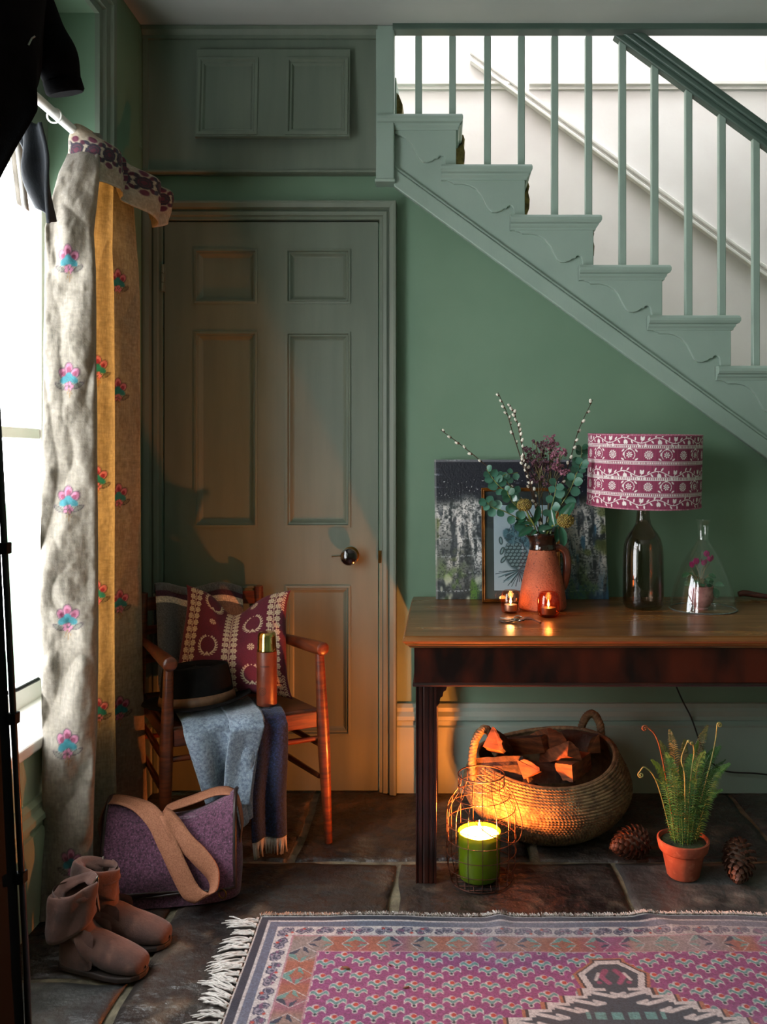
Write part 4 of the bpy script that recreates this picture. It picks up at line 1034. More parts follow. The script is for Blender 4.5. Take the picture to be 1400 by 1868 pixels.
# purple wax flowers
M_WAXF = mat('dusty_pink_florets', C8(170,112,128), C8(120,70,88), rough=.7, scale=90)
M_WAXD = mat('plum_florets', C8(104,64,76), C8(68,40,50), rough=.7, scale=90)
M_WAXS = mat('olive_thin_stem', C8(110,100,56), C8(74,64,40), rough=.6, scale=60)
def waxflower(ctrl, label, n, seed, mt, spread=.05, depth=.10):
    rg = random.Random(seed); pts = cr(ctrl, 6); N = len(pts)
    t = thing('waxflower_stem', tuple(pts[0]), label, 'flower stem', 'wax flower stems in the jug')
    m = MB(); m.tube(pts, .0018, 6); fl = MB(); tip = pts[-1]
    for k in range(n):
        b = pts[int(N*rg.uniform(.45, .9))]; a = rg.uniform(0, 6.28); r = spread*math.sqrt(rg.random())
        e = tip+Vector((r*math.cos(a), r*.8*math.sin(a), rg.uniform(-depth, .012)))
        md = b.lerp(e, .5)+Vector((rg.uniform(-.006,.006), 0, -.004)); m.tube([b, md, e], [.0010,.0008,.0006], 4)
        for q_ in range(rg.randint(4, 6)):
            c = e+Vector((rg.uniform(-.008,.008), rg.uniform(-.008,.008), rg.uniform(-.005,.008)))
            fl.lathe([(.0008,-.004),(.0024,-.001),(.0040,.002),(.0026,.0025),(.0008,.001)], 6, M=align(c, (rg.uniform(-.6,.6), rg.uniform(-1,.2), rg.uniform(.1,1)), rg.uniform(.8,1.3)))
    m.build('branching_stem', M_WAXS, t); fl.build('florets', mt, t)['kind'] = 'stuff'
waxflower([MOUTH+fv((.0,.01,-.06)), fpnt(990,930,.0), fpnt(986,860,.0), fpnt(978,806,.0)], 'tall plum wax flower stem in the centre of the bunch', 34, 31, M_WAXD, .036, .10)
waxflower([MOUTH+fv((.0,.01,-.06)), fpnt(1000,930,.02), fpnt(1005,860,.02), fpnt(1008,803,.02)], 'pale pink wax flower stem topping the bunch right of centre', 22, 32, M_WAXF, .026, .06)
waxflower([MOUTH+fv((.0,.0,-.06)), fpnt(1000,930,-.01), fpnt(1012,870,-.01), fpnt(1022,828,-.01)], 'pink wax flower stem hanging right, lower than the others', 22, 33, M_WAXF, .030, .07)
waxflower([MOUTH+fv((.0,.0,-.06)), fpnt(985,930,-.02), fpnt(984,880,-.02), fpnt(990,845,-.02)], 'dim plum wax flower stem low between the willow twigs', 26, 34, M_WAXD, .040, .08)

# ------------------------------------------------------------------ tea lights in amber glass
M_WAX = mat('white_candle_wax', C8(236,214,180), rough=.5, trl=(.45, (1,.75,.45,1)))
M_FLAME = emit('candle_flame', (1.0,.62,.22,1), 60.0)
M_TIN = mat('tea_light_tin', C8(196,190,180), rough=.3, metal=.9)
def tealight(px, py, Y, r, h, label, glass, power):
    c = Vector((X(px, Y), Y, TZ)); t = thing('tealight_holder', tuple(c), label, 'candle holder', 'glass tea light holders')
    prof = [(0,0),(r*.72,0),(r*.92,h*.06),(r,h*.22),(r*1.01,h*.55),(r*.97,h*.80),(r*.86,h*.94),(r*.74,h*.985),(r*.66,h),(r*.62,h*.985)]
    inn = [(r*.64,h*.95),(r*.80,h*.90),(r*.90,h*.78),(r*.93,h*.5),(r*.90,h*.25),(r*.6,h*.16),(0,h*.15)]
    MB().lathe_open([(a, z+TZ) for a, z in prof], 40, (c.x,c.y,0)).build('glass', glass, t, smooth='all')
    MB().lathe([(0,TZ+h*.10),(r*.62,TZ+h*.10),(r*.66,TZ+h*.14),(r*.66,TZ+h*.38),(r*.62,TZ+h*.38)], 28, (c.x,c.y,0)).build('tea_light_cup', M_TIN, t, smooth=True)
    MB().lathe([(0,TZ+h*.12),(r*.63,TZ+h*.12),(r*.63,TZ+h*.36),(r*.5,TZ+h*.34),(0,TZ+h*.335)], 28, (c.x,c.y,0)).build('wax', M_WAX, t, smooth=True)
    z0 = TZ+h*.335; MB().tube([(c.x,c.y,z0),(c.x+.001,c.y,z0+.006)], .0007, 6).build('wick', M_EBONY, t)
    MB().lathe([(0,z0+.004),(.0028,z0+.008),(.0036,z0+.012),(.0026,z0+.018),(.0010,z0+.024),(0,z0+.028)], 12, (c.x,c.y,0)).build('flame', M_FLAME, t, smooth='all')
    point('tea_light_glow', (c.x, c.y-.001, z0+.020), power, (1,.52,.18), .012, t)
M_AMB = thin_glass('rose_amber_glass', (1,.66,.52,1), .06, 1.3, (1,.85,.75,1)); M_AMB2 = thin_glass('dark_amber_glass', (.80,.30,.13,1), .08, 1.4, (1,.8,.7,1))
tealight(932, 1117, 2.73, .0310, .072, 'pale rose bubbled glass tea light holder left of the jug', M_AMB, .22)
tealight(1001, 1124, 2.665, .0345, .077, 'deep amber glass tea light holder in front of the jug', M_AMB2, .18)

# bunch of keys with a leather fob and ring
kt = thing('key_bunch', (.225, 2.575, TZ), 'bunch of keys with leather fob lying on the table edge', 'keys')
M_STEELK = mat('worn_steel', C8(168,160,150), C8(110,100,92), rough=.3, metal=1, scale=60)
m = MB(); m.tube([fv((.222+.014*math.cos(a), 2.578+.012*math.sin(a), TZ+.010+.006*math.sin(a))) for a in np.linspace(0, 2*math.pi, 25)[:-1]], .0014, 6, closed=True); m.build('key_ring', M_STEELK, kt, smooth=True)
def key(x, y, z, a, s, mt):
    M = Matrix.Translation((x, y, TZ+z)) @ rotm('Z', a) @ rotm('X', 6) @ Matrix.Scale(s, 4)
    m = MB(); m.tube([(.010*math.cos(q_), .008*math.sin(q_), .002) for q_ in np.linspace(0, 2*math.pi, 17)[:-1]], .0022, 6, closed=True, M=M)
    m.box(.009,.046,-.0022,.0022,.0008,.0032,M); m.box(.034,.038,-.009,-.002,.001,.003,M); m.box(.041,.045,-.008,-.002,.001,.003,M)
    m.build('key', mt, kt)
key(.208,2.571,.003,182,1.0,M_STEELK); key(.214,2.583,.006,158,1.05,M_STEELK); key(.232,2.580,.004,12,.9,M_STEELK); key(.226,2.590,.007,48,.8,M_BRASS)
m = MB(); N_ = 12
def fob(u, v):
    x = .228+.060*u; y = 2.566+.004*math.sin(u*5)+(v-.5)*.020*(1-.3*u); return fv((x, y, TZ+.006+.006*math.sin(u*4.5)+.002*v))
o = m.grid(fob, 14, 4).build('leather_fob', mat('worn_tan_leather', C8(150,84,60), C8(96,50,36), rough=.5, scale=40), kt, smooth='all'); solid(o, .003, 1)
m = MB(); m.tube(cr([fv((.205,2.566,TZ+.004)),fv((.185,2.558,TZ+.003)),fv((.168,2.566,TZ+.004)),fv((.182,2.583,TZ+.003)),fv((.206,2.584,TZ+.006))], 6), .0022, 6); m.build('leather_loop', mat('dark_leather_cord', C8(70,46,34), C8(40,26,20), rough=.6), kt, smooth=True)

# ------------------------------------------------------------------ table lamp
LX, LY = X(1174, 2.82), 2.82
lamp = thing('table_lamp', (LX, LY, TZ), 'smoked glass bottle lamp with a raspberry block-printed drum shade', 'lamp')
M_SMOKE = thin_glass('smoked_glass', (.56,.48,.41,1), .02, 1.3)
zb = TZ
pb = [(0,.004),(.050,.0),(.060,.004),(.0655,.016),(.067,.05),(.0668,.12),(.0655,.175),(.063,.205),(.057,.228),(.046,.247),(.034,.262),(.0255,.278),(.0225,.296),(.0208,.316),(.0200,.328),(.0225,.331),(.0225,.337),(.019,.338)]
MB().lathe_open([(r, z+zb) for r, z in pb], 56, (LX,LY,0)).build('glass_bottle', M_SMOKE, lamp, smooth='all')
ib = [(0,.010),(.046,.008),(.056,.012),(.0605,.022),(.062,.05),(.0618,.12),(.0605,.172),(.058,.200),(.052,.222),(.041,.241),(.029,.256),(.0205,.274),(.0175,.294),(.0158,.316),(.0155,.330)]
MB().lathe_open([(r, z+zb) for r, z in ib], 56, (LX,LY,0)).build('inner_glass', thin_glass('clear_smoked_inner', (.86,.84,.82,1), .02, 1.0), lamp, smooth='all')
MB().lathe([(.0195,.326),(.0205,.328),(.0205,.346),(.0175,.350),(.0150,.352),(.0150,.372),(.0120,.376),(.0120,.400)], 28, (LX,LY,zb)).build('brass_fitting', mat('polished_brass', C8(196,148,66), C8(150,108,44), rough=.2, metal=1, scale=20), lamp, smooth=True)
MB().lathe([(.0130,.395),(.0165,.400),(.0165,.445),(.0110,.450),(.010,.47),(.022,.50),(.028,.53),(.022,.555),(0,.563)], 24, (LX,LY,zb)).build('bulb_holder', mat('unlit_white_bulb', C8(210,206,196), rough=.3), lamp, smooth=True)
SR = .184; sz0, sz1 = 1.046, 1.276
TILT = Matrix.Translation((LX, LY, sz0)) @ rotm('X', 2.2) @ rotm('Y', .8) @ Matrix.Translation((-LX, -LY, -sz0))
nu, nv = 900, 200
aa = np.linspace(0, 2*math.pi, nu, endpoint=False); hh = np.linspace(0, sz1-sz0, nv); A, Hh = np.meshgrid(aa, hh)
U = A*SR; V = Hh
img = np.zeros((nv, nu, 3)); img[...] = rgb(146,58,88)
slub = vn(U*900, V*8, 2)*.5+vn(U*300, V*20, 6)*.5; img *= (.82+.32*slub)[..., None]
wht = rgb(232,224,220)
Ht = sz1-sz0; Lc = 2*math.pi*SR
def dotted(z):
    k = np.mod(U/(Lc/190), 1)
    put(img, ((np.abs(V-z) < .0030) & (np.abs(k-.5) < .30))*1.0, wht); put(img, ((np.abs(V-z-.0048) < .0008) | (np.abs(V-z+.0048) < .0008))*.9, wht)
# bands from top: vine, dots, flowers, dots, vine, dots, flowers, dots, vine
zt_ = [1-.155, 1-.375, 1-.585, 1-.805]
for z in zt_: dotted(z*Ht)
def vine(zc):
    per = Lc/11; x = np.mod(U, per); w_ = zc+.0085*np.sin(2*math.pi*x/per)
    put(img, 1-sst(.0008, .0018, np.abs(V-w_)), wht)
    for k in range(10):
        x0 = per*(k+.5)/10; y0 = zc+.0085*math.sin(2*math.pi*x0/per); sg = 1 if k % 2 else -1; sl = math.atan(.0085*2*math.pi/per*math.cos(2*math.pi*x0/per))
        for sh in (-per, 0, per):
            xx = x-x0-sh
            if k in (2, 7):
                sg2 = -1 if k == 2 else 1
                put(img, oval(xx, V, .004, y0+sg2*.012, .0062, .0048, sl), wht); put(img, oval(xx, V, .001, y0+sg2*.0165, .003, .0045, .3), wht); put(img, oval(xx, V, .008, y0+sg2*.0165, .003, .0045, -.3), wht)
                put(img, seg(xx, V, 0, y0, .004, y0+sg2*.010, .0009), wht)
            else:
                put(img, oval(xx, V, .003, y0+sg*.0075, .0060, .0024, sg*(.9+.3*(k % 3))), wht)
for z in (.93, .48, .095): vine(z*Ht)
def flowers(zc):
    per = Lc/10; x = np.mod(U, per)
    for cx in (per*.25,):
        xx = x-cx; r = np.hypot(xx, V-zc); th = np.arctan2(V-zc, xx)
        put(img, ((r > .0062) & (r < .0135) & (np.abs(np.mod(th*12/(2*math.pi), 1)-.5) < .30-.03*(r < .009)))*1.0, wht)
        put(img, ((r > .0030) & (r < .0050))*1.0, wht); put(img, (r < .0016)*1.0, wht)
    xx = x-per*.74; r = np.hypot(xx, V-zc); th = np.arctan2(V-zc, xx)
    put(img, ((np.abs(r-.0170) < .0010) & (V > zc-.012))*1.0, wht); pet = .0082+.0022*np.cos(th*7)
    put(img, (r < pet)*1.0, wht); put(img, (np.abs(r-.0046) < .0009)*1.0, rgb(130,50,80)); put(img, (r < .0018)*1.0, rgb(130,50,80))
    for (ox, oy, an) in ((-.021,.013,.8),(.021,.013,-.8),(-.022,-.014,-.6),(.022,-.014,.6),(.0,.0195,0.2),(-.019,.002,1.4)):
        put(img, oval(xx, V, ox, zc+oy, .0056, .0024, an), wht)
for z in (.735, .305): flowers(z*Ht)
put(img, ((V < .0022) | (V > Ht-.0022))*.5, rgb(200,150,160))
Pc = np.stack([LX+SR*np.cos(A), LY+SR*np.sin(A), sz0+V], -1)
TT = np.array(TILT); Pc = Pc @ TT[:3, :3].T+TT[:3, 3]
npgrid('printed_shade', Pc, img, mat('block_printed_linen', (1,1,1,1), attr=True, rough=.85, bump=.3, bscale=300, trl=(.12, (1,.9,.85,1))), parent=lamp, cu=True)
m = MB(); m.lathe_open([(SR-.0025, sz0), (SR-.0025, sz1)], 96, (LX,LY,0), M=TILT); m.build('shade_lining', mat('cream_shade_lining', C8(226,214,190), rough=.7), lamp, smooth='all')
m = MB()
for z in (sz0, sz1): m.lathe([(SR-.004,z-.002),(SR+.0015,z-.002),(SR+.0015,z+.0015),(SR-.004,z+.0015)], 96, (LX,LY,0), M=TILT, closed=True)
m.build('rolled_edges', mat('raspberry_edge', C8(150,62,92), C8(190,130,146), rough=.8, scale=200), lamp, smooth=True)
m = MB()
for k in range(3): a = k*2.094+.5; m.tube([(LX,LY,zb+.448),(LX+(SR-.004)*math.cos(a),LY+(SR-.004)*math.sin(a),sz0+.03)], .0018, 6)
m.build('shade_carrier', M_BRASS, lamp)
# cord: down the back of the table and along the wall
cd = cr([fv((LX+.02,LY+.06,TZ+.003)), fv((LX+.03,LY+.14,TZ+.003)), fv((LX+.04,3.036,TZ+.003)), fv((LX+.05,3.051,TZ-.02)), fv((X(1236,3.047),3.048,Z(1256,3.047))), fv((X(1262,3.045),3.045,Z(1310,3.045))), fv((X(1285,3.03),3.03,Z(1370,3.03))), fv((X(1320,3.02),3.02,Z(1405,3.02))), fv((X(1390,3.0),3.0,Z(1412,3.0))), fv((1.35,2.99,.06)), fv((1.45,3.0,.006))], 8)
MB().tube(cd, .0028, 8).build('power_cord', mat('black_cord', C8(14,14,14), rough=.6), lamp, smooth=True)

# ------------------------------------------------------------------ glass cloche with a cyclamen
GX, GY = X(1283, 2.80), 2.80
gc = thing('glass_cloche', (GX, GY, TZ), 'clear bell-shaped glass cloche with a bottle neck covering the cyclamen', 'cloche')
pg = [(.108,0),(.1065,.006),(.102,.030),(.094,.070),(.084,.105),(.070,.140),(.053,.172),(.036,.198),(.0235,.216),(.0185,.228),(.0175,.245),(.0185,.268),(.0215,.284),(.0245,.288),(.0245,.291),(.022,.292)]
CG = thin_glass('clear_glass', (.985,.99,.985,1), .015, 1.3)
MB().lathe_open([(r, z+TZ+.001) for r, z in pg], 64, (GX,GY,0)).build('glass_bell', CG, gc, smooth='all')
MB().lathe_open([(r-.0035, z+TZ+.001) for r, z in pg[:-2]], 64, (GX,GY,0)).build('inner_surface', thin_glass('clear_glass_inner', (.99,.995,.99,1), .015, .45), gc, smooth='all')
MB().lathe([(.108,TZ+.0005),(.1095,TZ+.002),(.108,TZ+.0035),(.1045,TZ+.0035),(.1045,TZ+.0005)], 64, (GX,GY,0), closed=True).build('rim', mat('glass_rim', C8(150,160,156), rough=.1, trans=.7), gc, smooth=True)
CXp, CYp = X(1279, 2.80), 2.795
pt = thing('cyclamen_plant', (CXp, CYp, TZ), 'small magenta cyclamen in a glazed dusky pink pot under the glass', 'potted plant')
pp = [(0,0),(.022,0),(.024,.004),(.022,.008),(.029,.014),(.037,.028),(.0405,.045),(.0405,.060),(.0385,.073),(.0395,.077),(.0365,.077),(.036,.066),(.037,.05),(0,.05)]
MB().lathe([(r, z+TZ) for r, z in pp], 40, (CXp,CYp,0)).build('pot', mat('dusky_pink_glaze', C8(172,116,112), C8(140,88,86), rough=.2, scale=30, coat=.4, c3=C8(110,66,66), fac3=.5, scale3=120), pt, smooth=True)
MB().lathe([(0,.064),(.0365,.064),(.0365,.067),(.02,.071),(0,.072)], 24, (CXp,CYp,TZ)).build('compost', mat('dark_compost', C8(46,34,24), C8(26,20,16), rough=1, scale=60, bump=.8, bscale=200), pt)
cyl = leafmesh('leaf', .036, .017, .1, mat('marbled_cyclamen_leaf', C8(56,100,62), C8(30,68,44), rough=.4, scale=60, c3=C8(140,168,140), fac3=.7, scale3=70), .5, .15)
M_CST = mat('pink_green_stalk', C8(120,96,62), C8(92,84,50), rough=.5, scale=40)
rg = random.Random(9); c0 = Vector((CXp, CYp, TZ+.068))
m = MB()
for k in range(17):
    a = k*2.4; r = .012+.026*((k*7) % 5)/5; e = c0+fv((r*math.cos(a)*1.3, r*math.sin(a), .022+.03*((k*3) % 4)/4-.012*(k % 5 == 0)))
    m.tube([c0+fv((.01*math.cos(a), .01*math.sin(a), 0)), c0.lerp(e, .6)+fv((0,0,.008)), e], .0011, 5)
    inst(cyl, 'leaf', pt, leafmat(e, fv((math.cos(a), math.sin(a), -.25)), fv((.2*math.cos(a), -.7, 1)), rg.uniform(.55, .95)))
e = c0+fv((.034,-.022,.004)); inst(cyl, 'leaf', pt, leafmat(e, fv((.4,-.2,-1)), fv((.5,-1,.3)), .95)); inst(cyl, 'leaf', pt, leafmat(e+fv((.006,.01,.008)), fv((1,-.2,.1)), fv((.1,-.6,1)), .85))
m.build('leaf_stalks', M_CST, pt)
ptl = leafmesh('petal', .022, .0075, .05, mat('magenta_petal', C8(168,38,104), C8(124,22,78), rough=.55, scale=60, trl=(.3, (1,.5,.8,1))), .3, .1)
for (px, py, dy) in ((1271,1030,-.01),(1284,1032,-.015),(1296,1025,-.005),(1290,1016,.01),(1263,1036,.01)):
    q_ = P(px, py, GY+dy); m = MB(); b = c0+fv((rg.uniform(-.012,.012), rg.uniform(-.01,.01), 0)); m.tube(cr([b, b.lerp(q_, .6)+fv((rg.uniform(-.006,.006),0,.004)), q_+fv((0,0,-.004))], 5), .0010, 5)
    fl = m.build('flower_stalk', M_CST, pt, smooth=True)
    for k in range(5):
        a = k*1.2566+rg.random(); inst(ptl, 'petal', fl, leafmat(q_, fv((.55*math.cos(a), .55*math.sin(a), 1)), fv((math.cos(a), math.sin(a)-.4, .2)), rg.uniform(.9, 1.15)))
# piece of bark-brown driftwood at the far end
m = MB(); dw = cr([P(1348,1084,3.0), P(1360,1082,3.0), P(1385,1086,2.99), P(1420,1090,2.97), P(1470,1091,2.95)], 6)
for i in range(len(dw)): dw[i].z = max(dw[i].z, TZ+.009)
m.tube(dw, [.005+.006*math.sin(math.pi*min(1, .25+i/len(dw))) for i in range(len(dw))], 9)
o = m.build('driftwood_stick', mat('reddish_driftwood', C8(92,46,30), C8(52,26,20), rough=.6, scale=30, stretch=(1,6,6), bump=.5, bscale=80), smooth=True); tag(o, 'reddish stick of driftwood at the far right of the table', 'driftwood')
# ------------------------------------------------------------------ log basket under the table
BX, BY = .335, 2.755
bk = thing('log_basket', (BX, BY, 0), 'slouchy round rope basket full of firewood under the table', 'basket')
M_ROPE = mat('seagrass_rope', C8(128,106,72), C8(80,64,44), rough=.8, scale=40, bump=.5, bscale=300, c3=C8(160,138,100), fac3=.5, scale3=90)
prof = [(.0,.004),(.09,.004),(.135,.012),(.178,.036),(.218,.072),(.244,.112),(.254,.150),(.246,.188),(.228,.222),(.214,.250)]
pc_, pl = npcr([(r, z) for r, z in prof], 400)
def bowl(nu, nv, inset, ropes=True):
    t = np.linspace(0, 1, nv); i = (t*399).astype(int); r = pc_[i, 0]; z = pc_[i, 1]
    tg = np.gradient(pc_[:, :2], axis=0)[i]; nr = np.stack([tg[:, 1], -tg[:, 0]], 1); nr /= np.linalg.norm(nr, axis=1)[:, None]
    a = np.linspace(0, 2*math.pi, nu, endpoint=False)
    A, T = np.meshgrid(a, t); rows = 40
    ph = np.mod(T*rows, 1); row = np.floor(T*rows)
    bump = np.zeros_like(A)
    if ropes:
        bump = .0052*np.sqrt(np.clip(1-(2*ph-1)**2, 0, 1))+.0020*np.sin(A*np.maximum(20, np.round(r[:, None]*620))+(ph-.5)*5.0+row*1.9)*np.clip(1-(2*ph-1)**2, 0, 1)
    Rr = r[:, None]+nr[:, 0][:, None]*(bump+inset); Zz = z[:, None]+nr[:, 1][:, None]*(bump+inset)
    # slump: the rim dips at the front left and rises at the back right
    hz = np.clip((Zz-.03)/.22, 0, 1.2)
    dip = -.030*np.cos(A-math.radians(255))+.012*np.cos(2*(A-.4))
    Zz = Zz+dip*hz**1.5; Rx = 1.03+.02*hz
    xx = BX+Rr*np.cos(A)*Rx-.012*hz; yy = BY+Rr*np.sin(A)*.92-.012*hz
    return np.stack([xx, yy, np.maximum(Zz, .001)], -1)
G = bowl(620, 320, 0); npgrid('rope_body', G, None, M_ROPE, parent=bk, cu=True)
Gi = bowl(160, 60, -.010, False); npgrid('inside', Gi[:, ::-1], None, mat('inner_seagrass', C8(120,100,70), C8(80,66,46), rough=.9, scale=40), parent=bk, cu=True)  # inside face, plain seagrass without the pale flecks
rim = [Vector(p) for p in (G[-1, np.linspace(0, G.shape[1], 70, endpoint=False).astype(int)]+Gi[-1, np.linspace(0, 160, 70, endpoint=False).astype(int)])/2]
def rope(m, pts, r, tw, n=10, closed=False):
    """a two-strand twisted rope along pts"""
    pts = [Vector(p) for p in pts]
    for s in range(3):
        q_ = []
        for i, p in enumerate(pts):
            a = pts[i-1] if i else pts[-1 if closed else 0]; b = pts[(i+1) % len(pts)] if (i < len(pts)-1 or closed) else p
            t = (b-a).normalized(); n1 = t.cross(Vector((.3,.2,1))).normalized(); n2 = t.cross(n1); an = i*tw+s*2.094
            q_.append(p+n1*math.cos(an)*r*.5+n2*math.sin(an)*r*.5)
        m.tube(q_, r*.62, 6, closed=closed)
m = MB(); m.tube(rim, .007, 8, closed=True); m.build('rim_cord', M_ROPE, bk, smooth=True)
def hloop(ctrl, name='rope_handle'):
    m = MB(); rope(m, cr(ctrl, 12), .013, .9); m.build(name, M_ROPE, bk, smooth='all')
hloop([P(864,1420,2.66), P(862,1380,2.66), P(870,1345,2.66), P(885,1330,2.67), P(899,1345,2.68), P(905,1375,2.70)])
hloop([P(1064,1375,2.90), P(1060,1335,2.90), P(1070,1308,2.90), P(1084,1303,2.90), P(1096,1325,2.88), P(1098,1365,2.86)])
# split logs
M_LOGE = mat('split_wood_face', C8(140,84,48), C8(84,48,28), rough=.7, scale=9, stretch=(2,2,10), bump=.6, bscale=60, c3=C8(90,50,30), fac3=.6, scale3=20)
M_BARK = mat('dark_log_bark', C8(74,54,40), C8(38,28,22), rough=.9, scale=20, bump=1, bscale=50, bdist=.008)
def log(center, rot, L, r, a0, a1, label, seed):
    rg = random.Random(seed); n = 9; M = Matrix.Translation(center) @ Euler([R(q_) for q_ in rot]).to_matrix().to_4x4()
    t = thing('firewood_log', tuple(center), label, 'log', 'split logs in the basket')
    arc = [(r*math.cos(a)*rg.uniform(.93, 1.05), r*math.sin(a)*rg.uniform(.93, 1.05)) for a in np.linspace(a0, a1, n)]
    apex = (rg.uniform(-.004,.004), rg.uniform(-.004,.004))
    poly = [apex]+arc; k = len(poly); v = []; N = 7
    cx = sum(p[0] for p in poly)/k; cy = sum(p[1] for p in poly)/k
    for j in range(N):
        for p in poly: v.append(Vector((p[0]-cx+rg.uniform(-.002,.002), p[1]-cy+rg.uniform(-.002,.002), (j/(N-1)-.5)*L+rg.uniform(-.002,.002))))
    fw, fbk = [], []
    for j in range(N-1):
        for i in range(k):
            q_ = (j*k+i, j*k+(i+1) % k, (j+1)*k+(i+1) % k, (j+1)*k+i)
            (fw if i in (0, k-1) else fbk).append(q_)
    fw += [tuple(range(k-1, -1, -1)), tuple((N-1)*k+i for i in range(k))]
    MB().add(v, fw, M).build('split_wood', M_LOGE, t, fix=False); MB().add(v, fbk, M).build('bark', M_BARK, t, fix=False)
pi = math.pi
log(P(920,1362,2.66)+fv((0,.03,0)), (62,20,-28), .17, .062, .2, 1.55, 'brown bark-faced log standing at the left of the basket by the rope handle', 1)
log(P(908,1410,2.64), (78,4,62), .19, .060, 2.4, 4.1, 'orange split log lying along the left rim of the basket', 2)
log(P(970,1395,2.62), (70,-10,-8), .15, .058, .3, 1.8, 'wedge log with bright cut edge in the middle front of the basket', 3)
log(P(1002,1345,2.80), (66,12,8), .17, .060, .5, 1.9, 'squared log with a glowing orange edge at the back of the basket', 4)
log(P(1024,1378,2.68), (58,28,20), .15, .055, .2, 1.6, 'dark chunky log right of the middle of the pile', 5)
log(P(1050,1350,2.80), (80,-24,40), .16, .055, 1.0, 2.6, 'nearly black log against the right wall of the basket', 6)
log(P(1000,1408,2.62), (84,8,-70), .16, .055, .4, 2.0, 'low log lying crosswise just behind the front rim', 7)
log(P(955,1350,2.78), (75,-15,55), .18, .058, .2, 1.5, 'pale-sided log half buried behind the left logs', 8)
log(P(985,1430,2.72)+fv((0,0,-.03)), (88,0,15), .20, .062, 0, 1.8, 'bottom log filling the depth of the basket', 9)
log(P(1045,1400,2.66), (86,10,-30), .16, .055, 3.4, 5.0, 'rough dark log under the others at the right front', 10)

# ------------------------------------------------------------------ candle inside a wire lantern
WX_, WY_ = .104, 2.435
ca = thing('jar_candle', (WX_-.006, WY_, 0), 'lit candle in a green glass jar inside the wire lantern', 'candle')
cx, cy, cz = WX_-.006, WY_, .010; cr_ = .061; chh = .128
M_GREENG = mat('lime_green_glass', C8(104,128,20), C8(84,108,14), rough=.15, scale=8, coat=.5, trl=(.25, (1,1,.4,1)))
MB().lathe([(0,cz),(cr_*.90,cz),(cr_*.96,cz+.006),(cr_*.97,cz+.03),(cr_,cz+chh),(cr_-.0035,cz+chh),(cr_-.0045,cz+.1),(cr_-.0045,cz+.02),(0,cz+.02)], 48, (cx,cy,0)).build('glass_jar', M_GREENG, ca, smooth=True)
MB().lathe([(0,cz+.021),(cr_-.005,cz+.021),(cr_-.005,cz+chh-.010),(cr_-.012,cz+chh-.014),(.02,cz+chh-.017),(0,cz+chh-.018)], 40, (cx,cy,0)).build('wax', mat('candle_wax_cream', C8(244,232,206), rough=.45, trl=(.4, (1,.8,.5,1))), ca, smooth=True)
MB().tube([(cx,cy,cz+chh-.018),(cx+.001,cy,cz+chh-.006)], .001, 6).build('wick', M_EBONY, ca)
fz = cz+chh-.010
MB().lathe([(0,fz),(.0042,fz+.006),(.0056,fz+.012),(.0042,fz+.022),(.0016,fz+.034),(0,fz+.042)], 14, (cx,cy,0)).build('flame', M_FLAME, ca, smooth='all')
CANDLE_POWER = 60.0
point('candle_glow', (cx, cy, fz+.022), CANDLE_POWER, (1,.235,.04), .012, ca)
cg = thing('wire_lantern', (WX_, WY_, 0), 'rusty wire cage lantern with a drop handle beside the table leg', 'lantern')
M_WIRE = mat('rusty_wire', C8(92,52,36), C8(52,32,26), rough=.5, metal=.6, scale=80)
cp = [(.086,.003),(.092,.020),(.0985,.06),(.0985,.12),(.0985,.185),(.094,.215),(.080,.240),(.068,.256),(.066,.270),(.066,.300)]
cp2, _ = npcr(cp, 60); wr = .0011
nU = 15
for k in range(nU):
    a = 2*pi*k/nU+.1; MB().tube([(WX_+r*math.cos(a), WY_+r*math.sin(a), z) for r, z, _ in cp2[::2]], wr, 5).build('upright_wire', M_WIRE, cg, smooth='all')
for z in (.003,.045,.085,.125,.165,.205,.240,.272,.300):
    r = float(np.interp(z, cp2[:, 1], cp2[:, 0])); MB().tube([(WX_+r*math.cos(a), WY_+r*math.sin(a), z) for a in np.linspace(0, 2*pi, 41)[:-1]], wr*(1.6 if z in (.003,.3) else 1), 5, closed=True).build('ring_wire', M_WIRE, cg, smooth='all')
for k in range(-3, 4):
    y = k*.024; h = math.sqrt(.085**2-y*y); MB().tube([(WX_-h,WY_+y,.004),(WX_+h,WY_+y,.004)], wr, 5).build('base_wire', M_WIRE, cg, smooth='all')
    MB().tube([(WX_+y,WY_-h,.0060),(WX_+y,WY_+h,.0060)], wr, 5).build('base_wire', M_WIRE, cg, smooth='all')
hd = cr([fv((WX_-.066,WY_,.270)), fv((WX_-.052,WY_-.075,.235)), fv((WX_+.010,WY_-.112,.180)), fv((WX_+.085,WY_-.105,.150)), fv((WX_+.112,WY_-.055,.175)), fv((WX_+.094,WY_-.008,.235)), fv((WX_+.066,WY_,.270))], 8)
MB().tube(hd, .0014, 6).build('drop_handle', M_WIRE, cg, smooth='all')

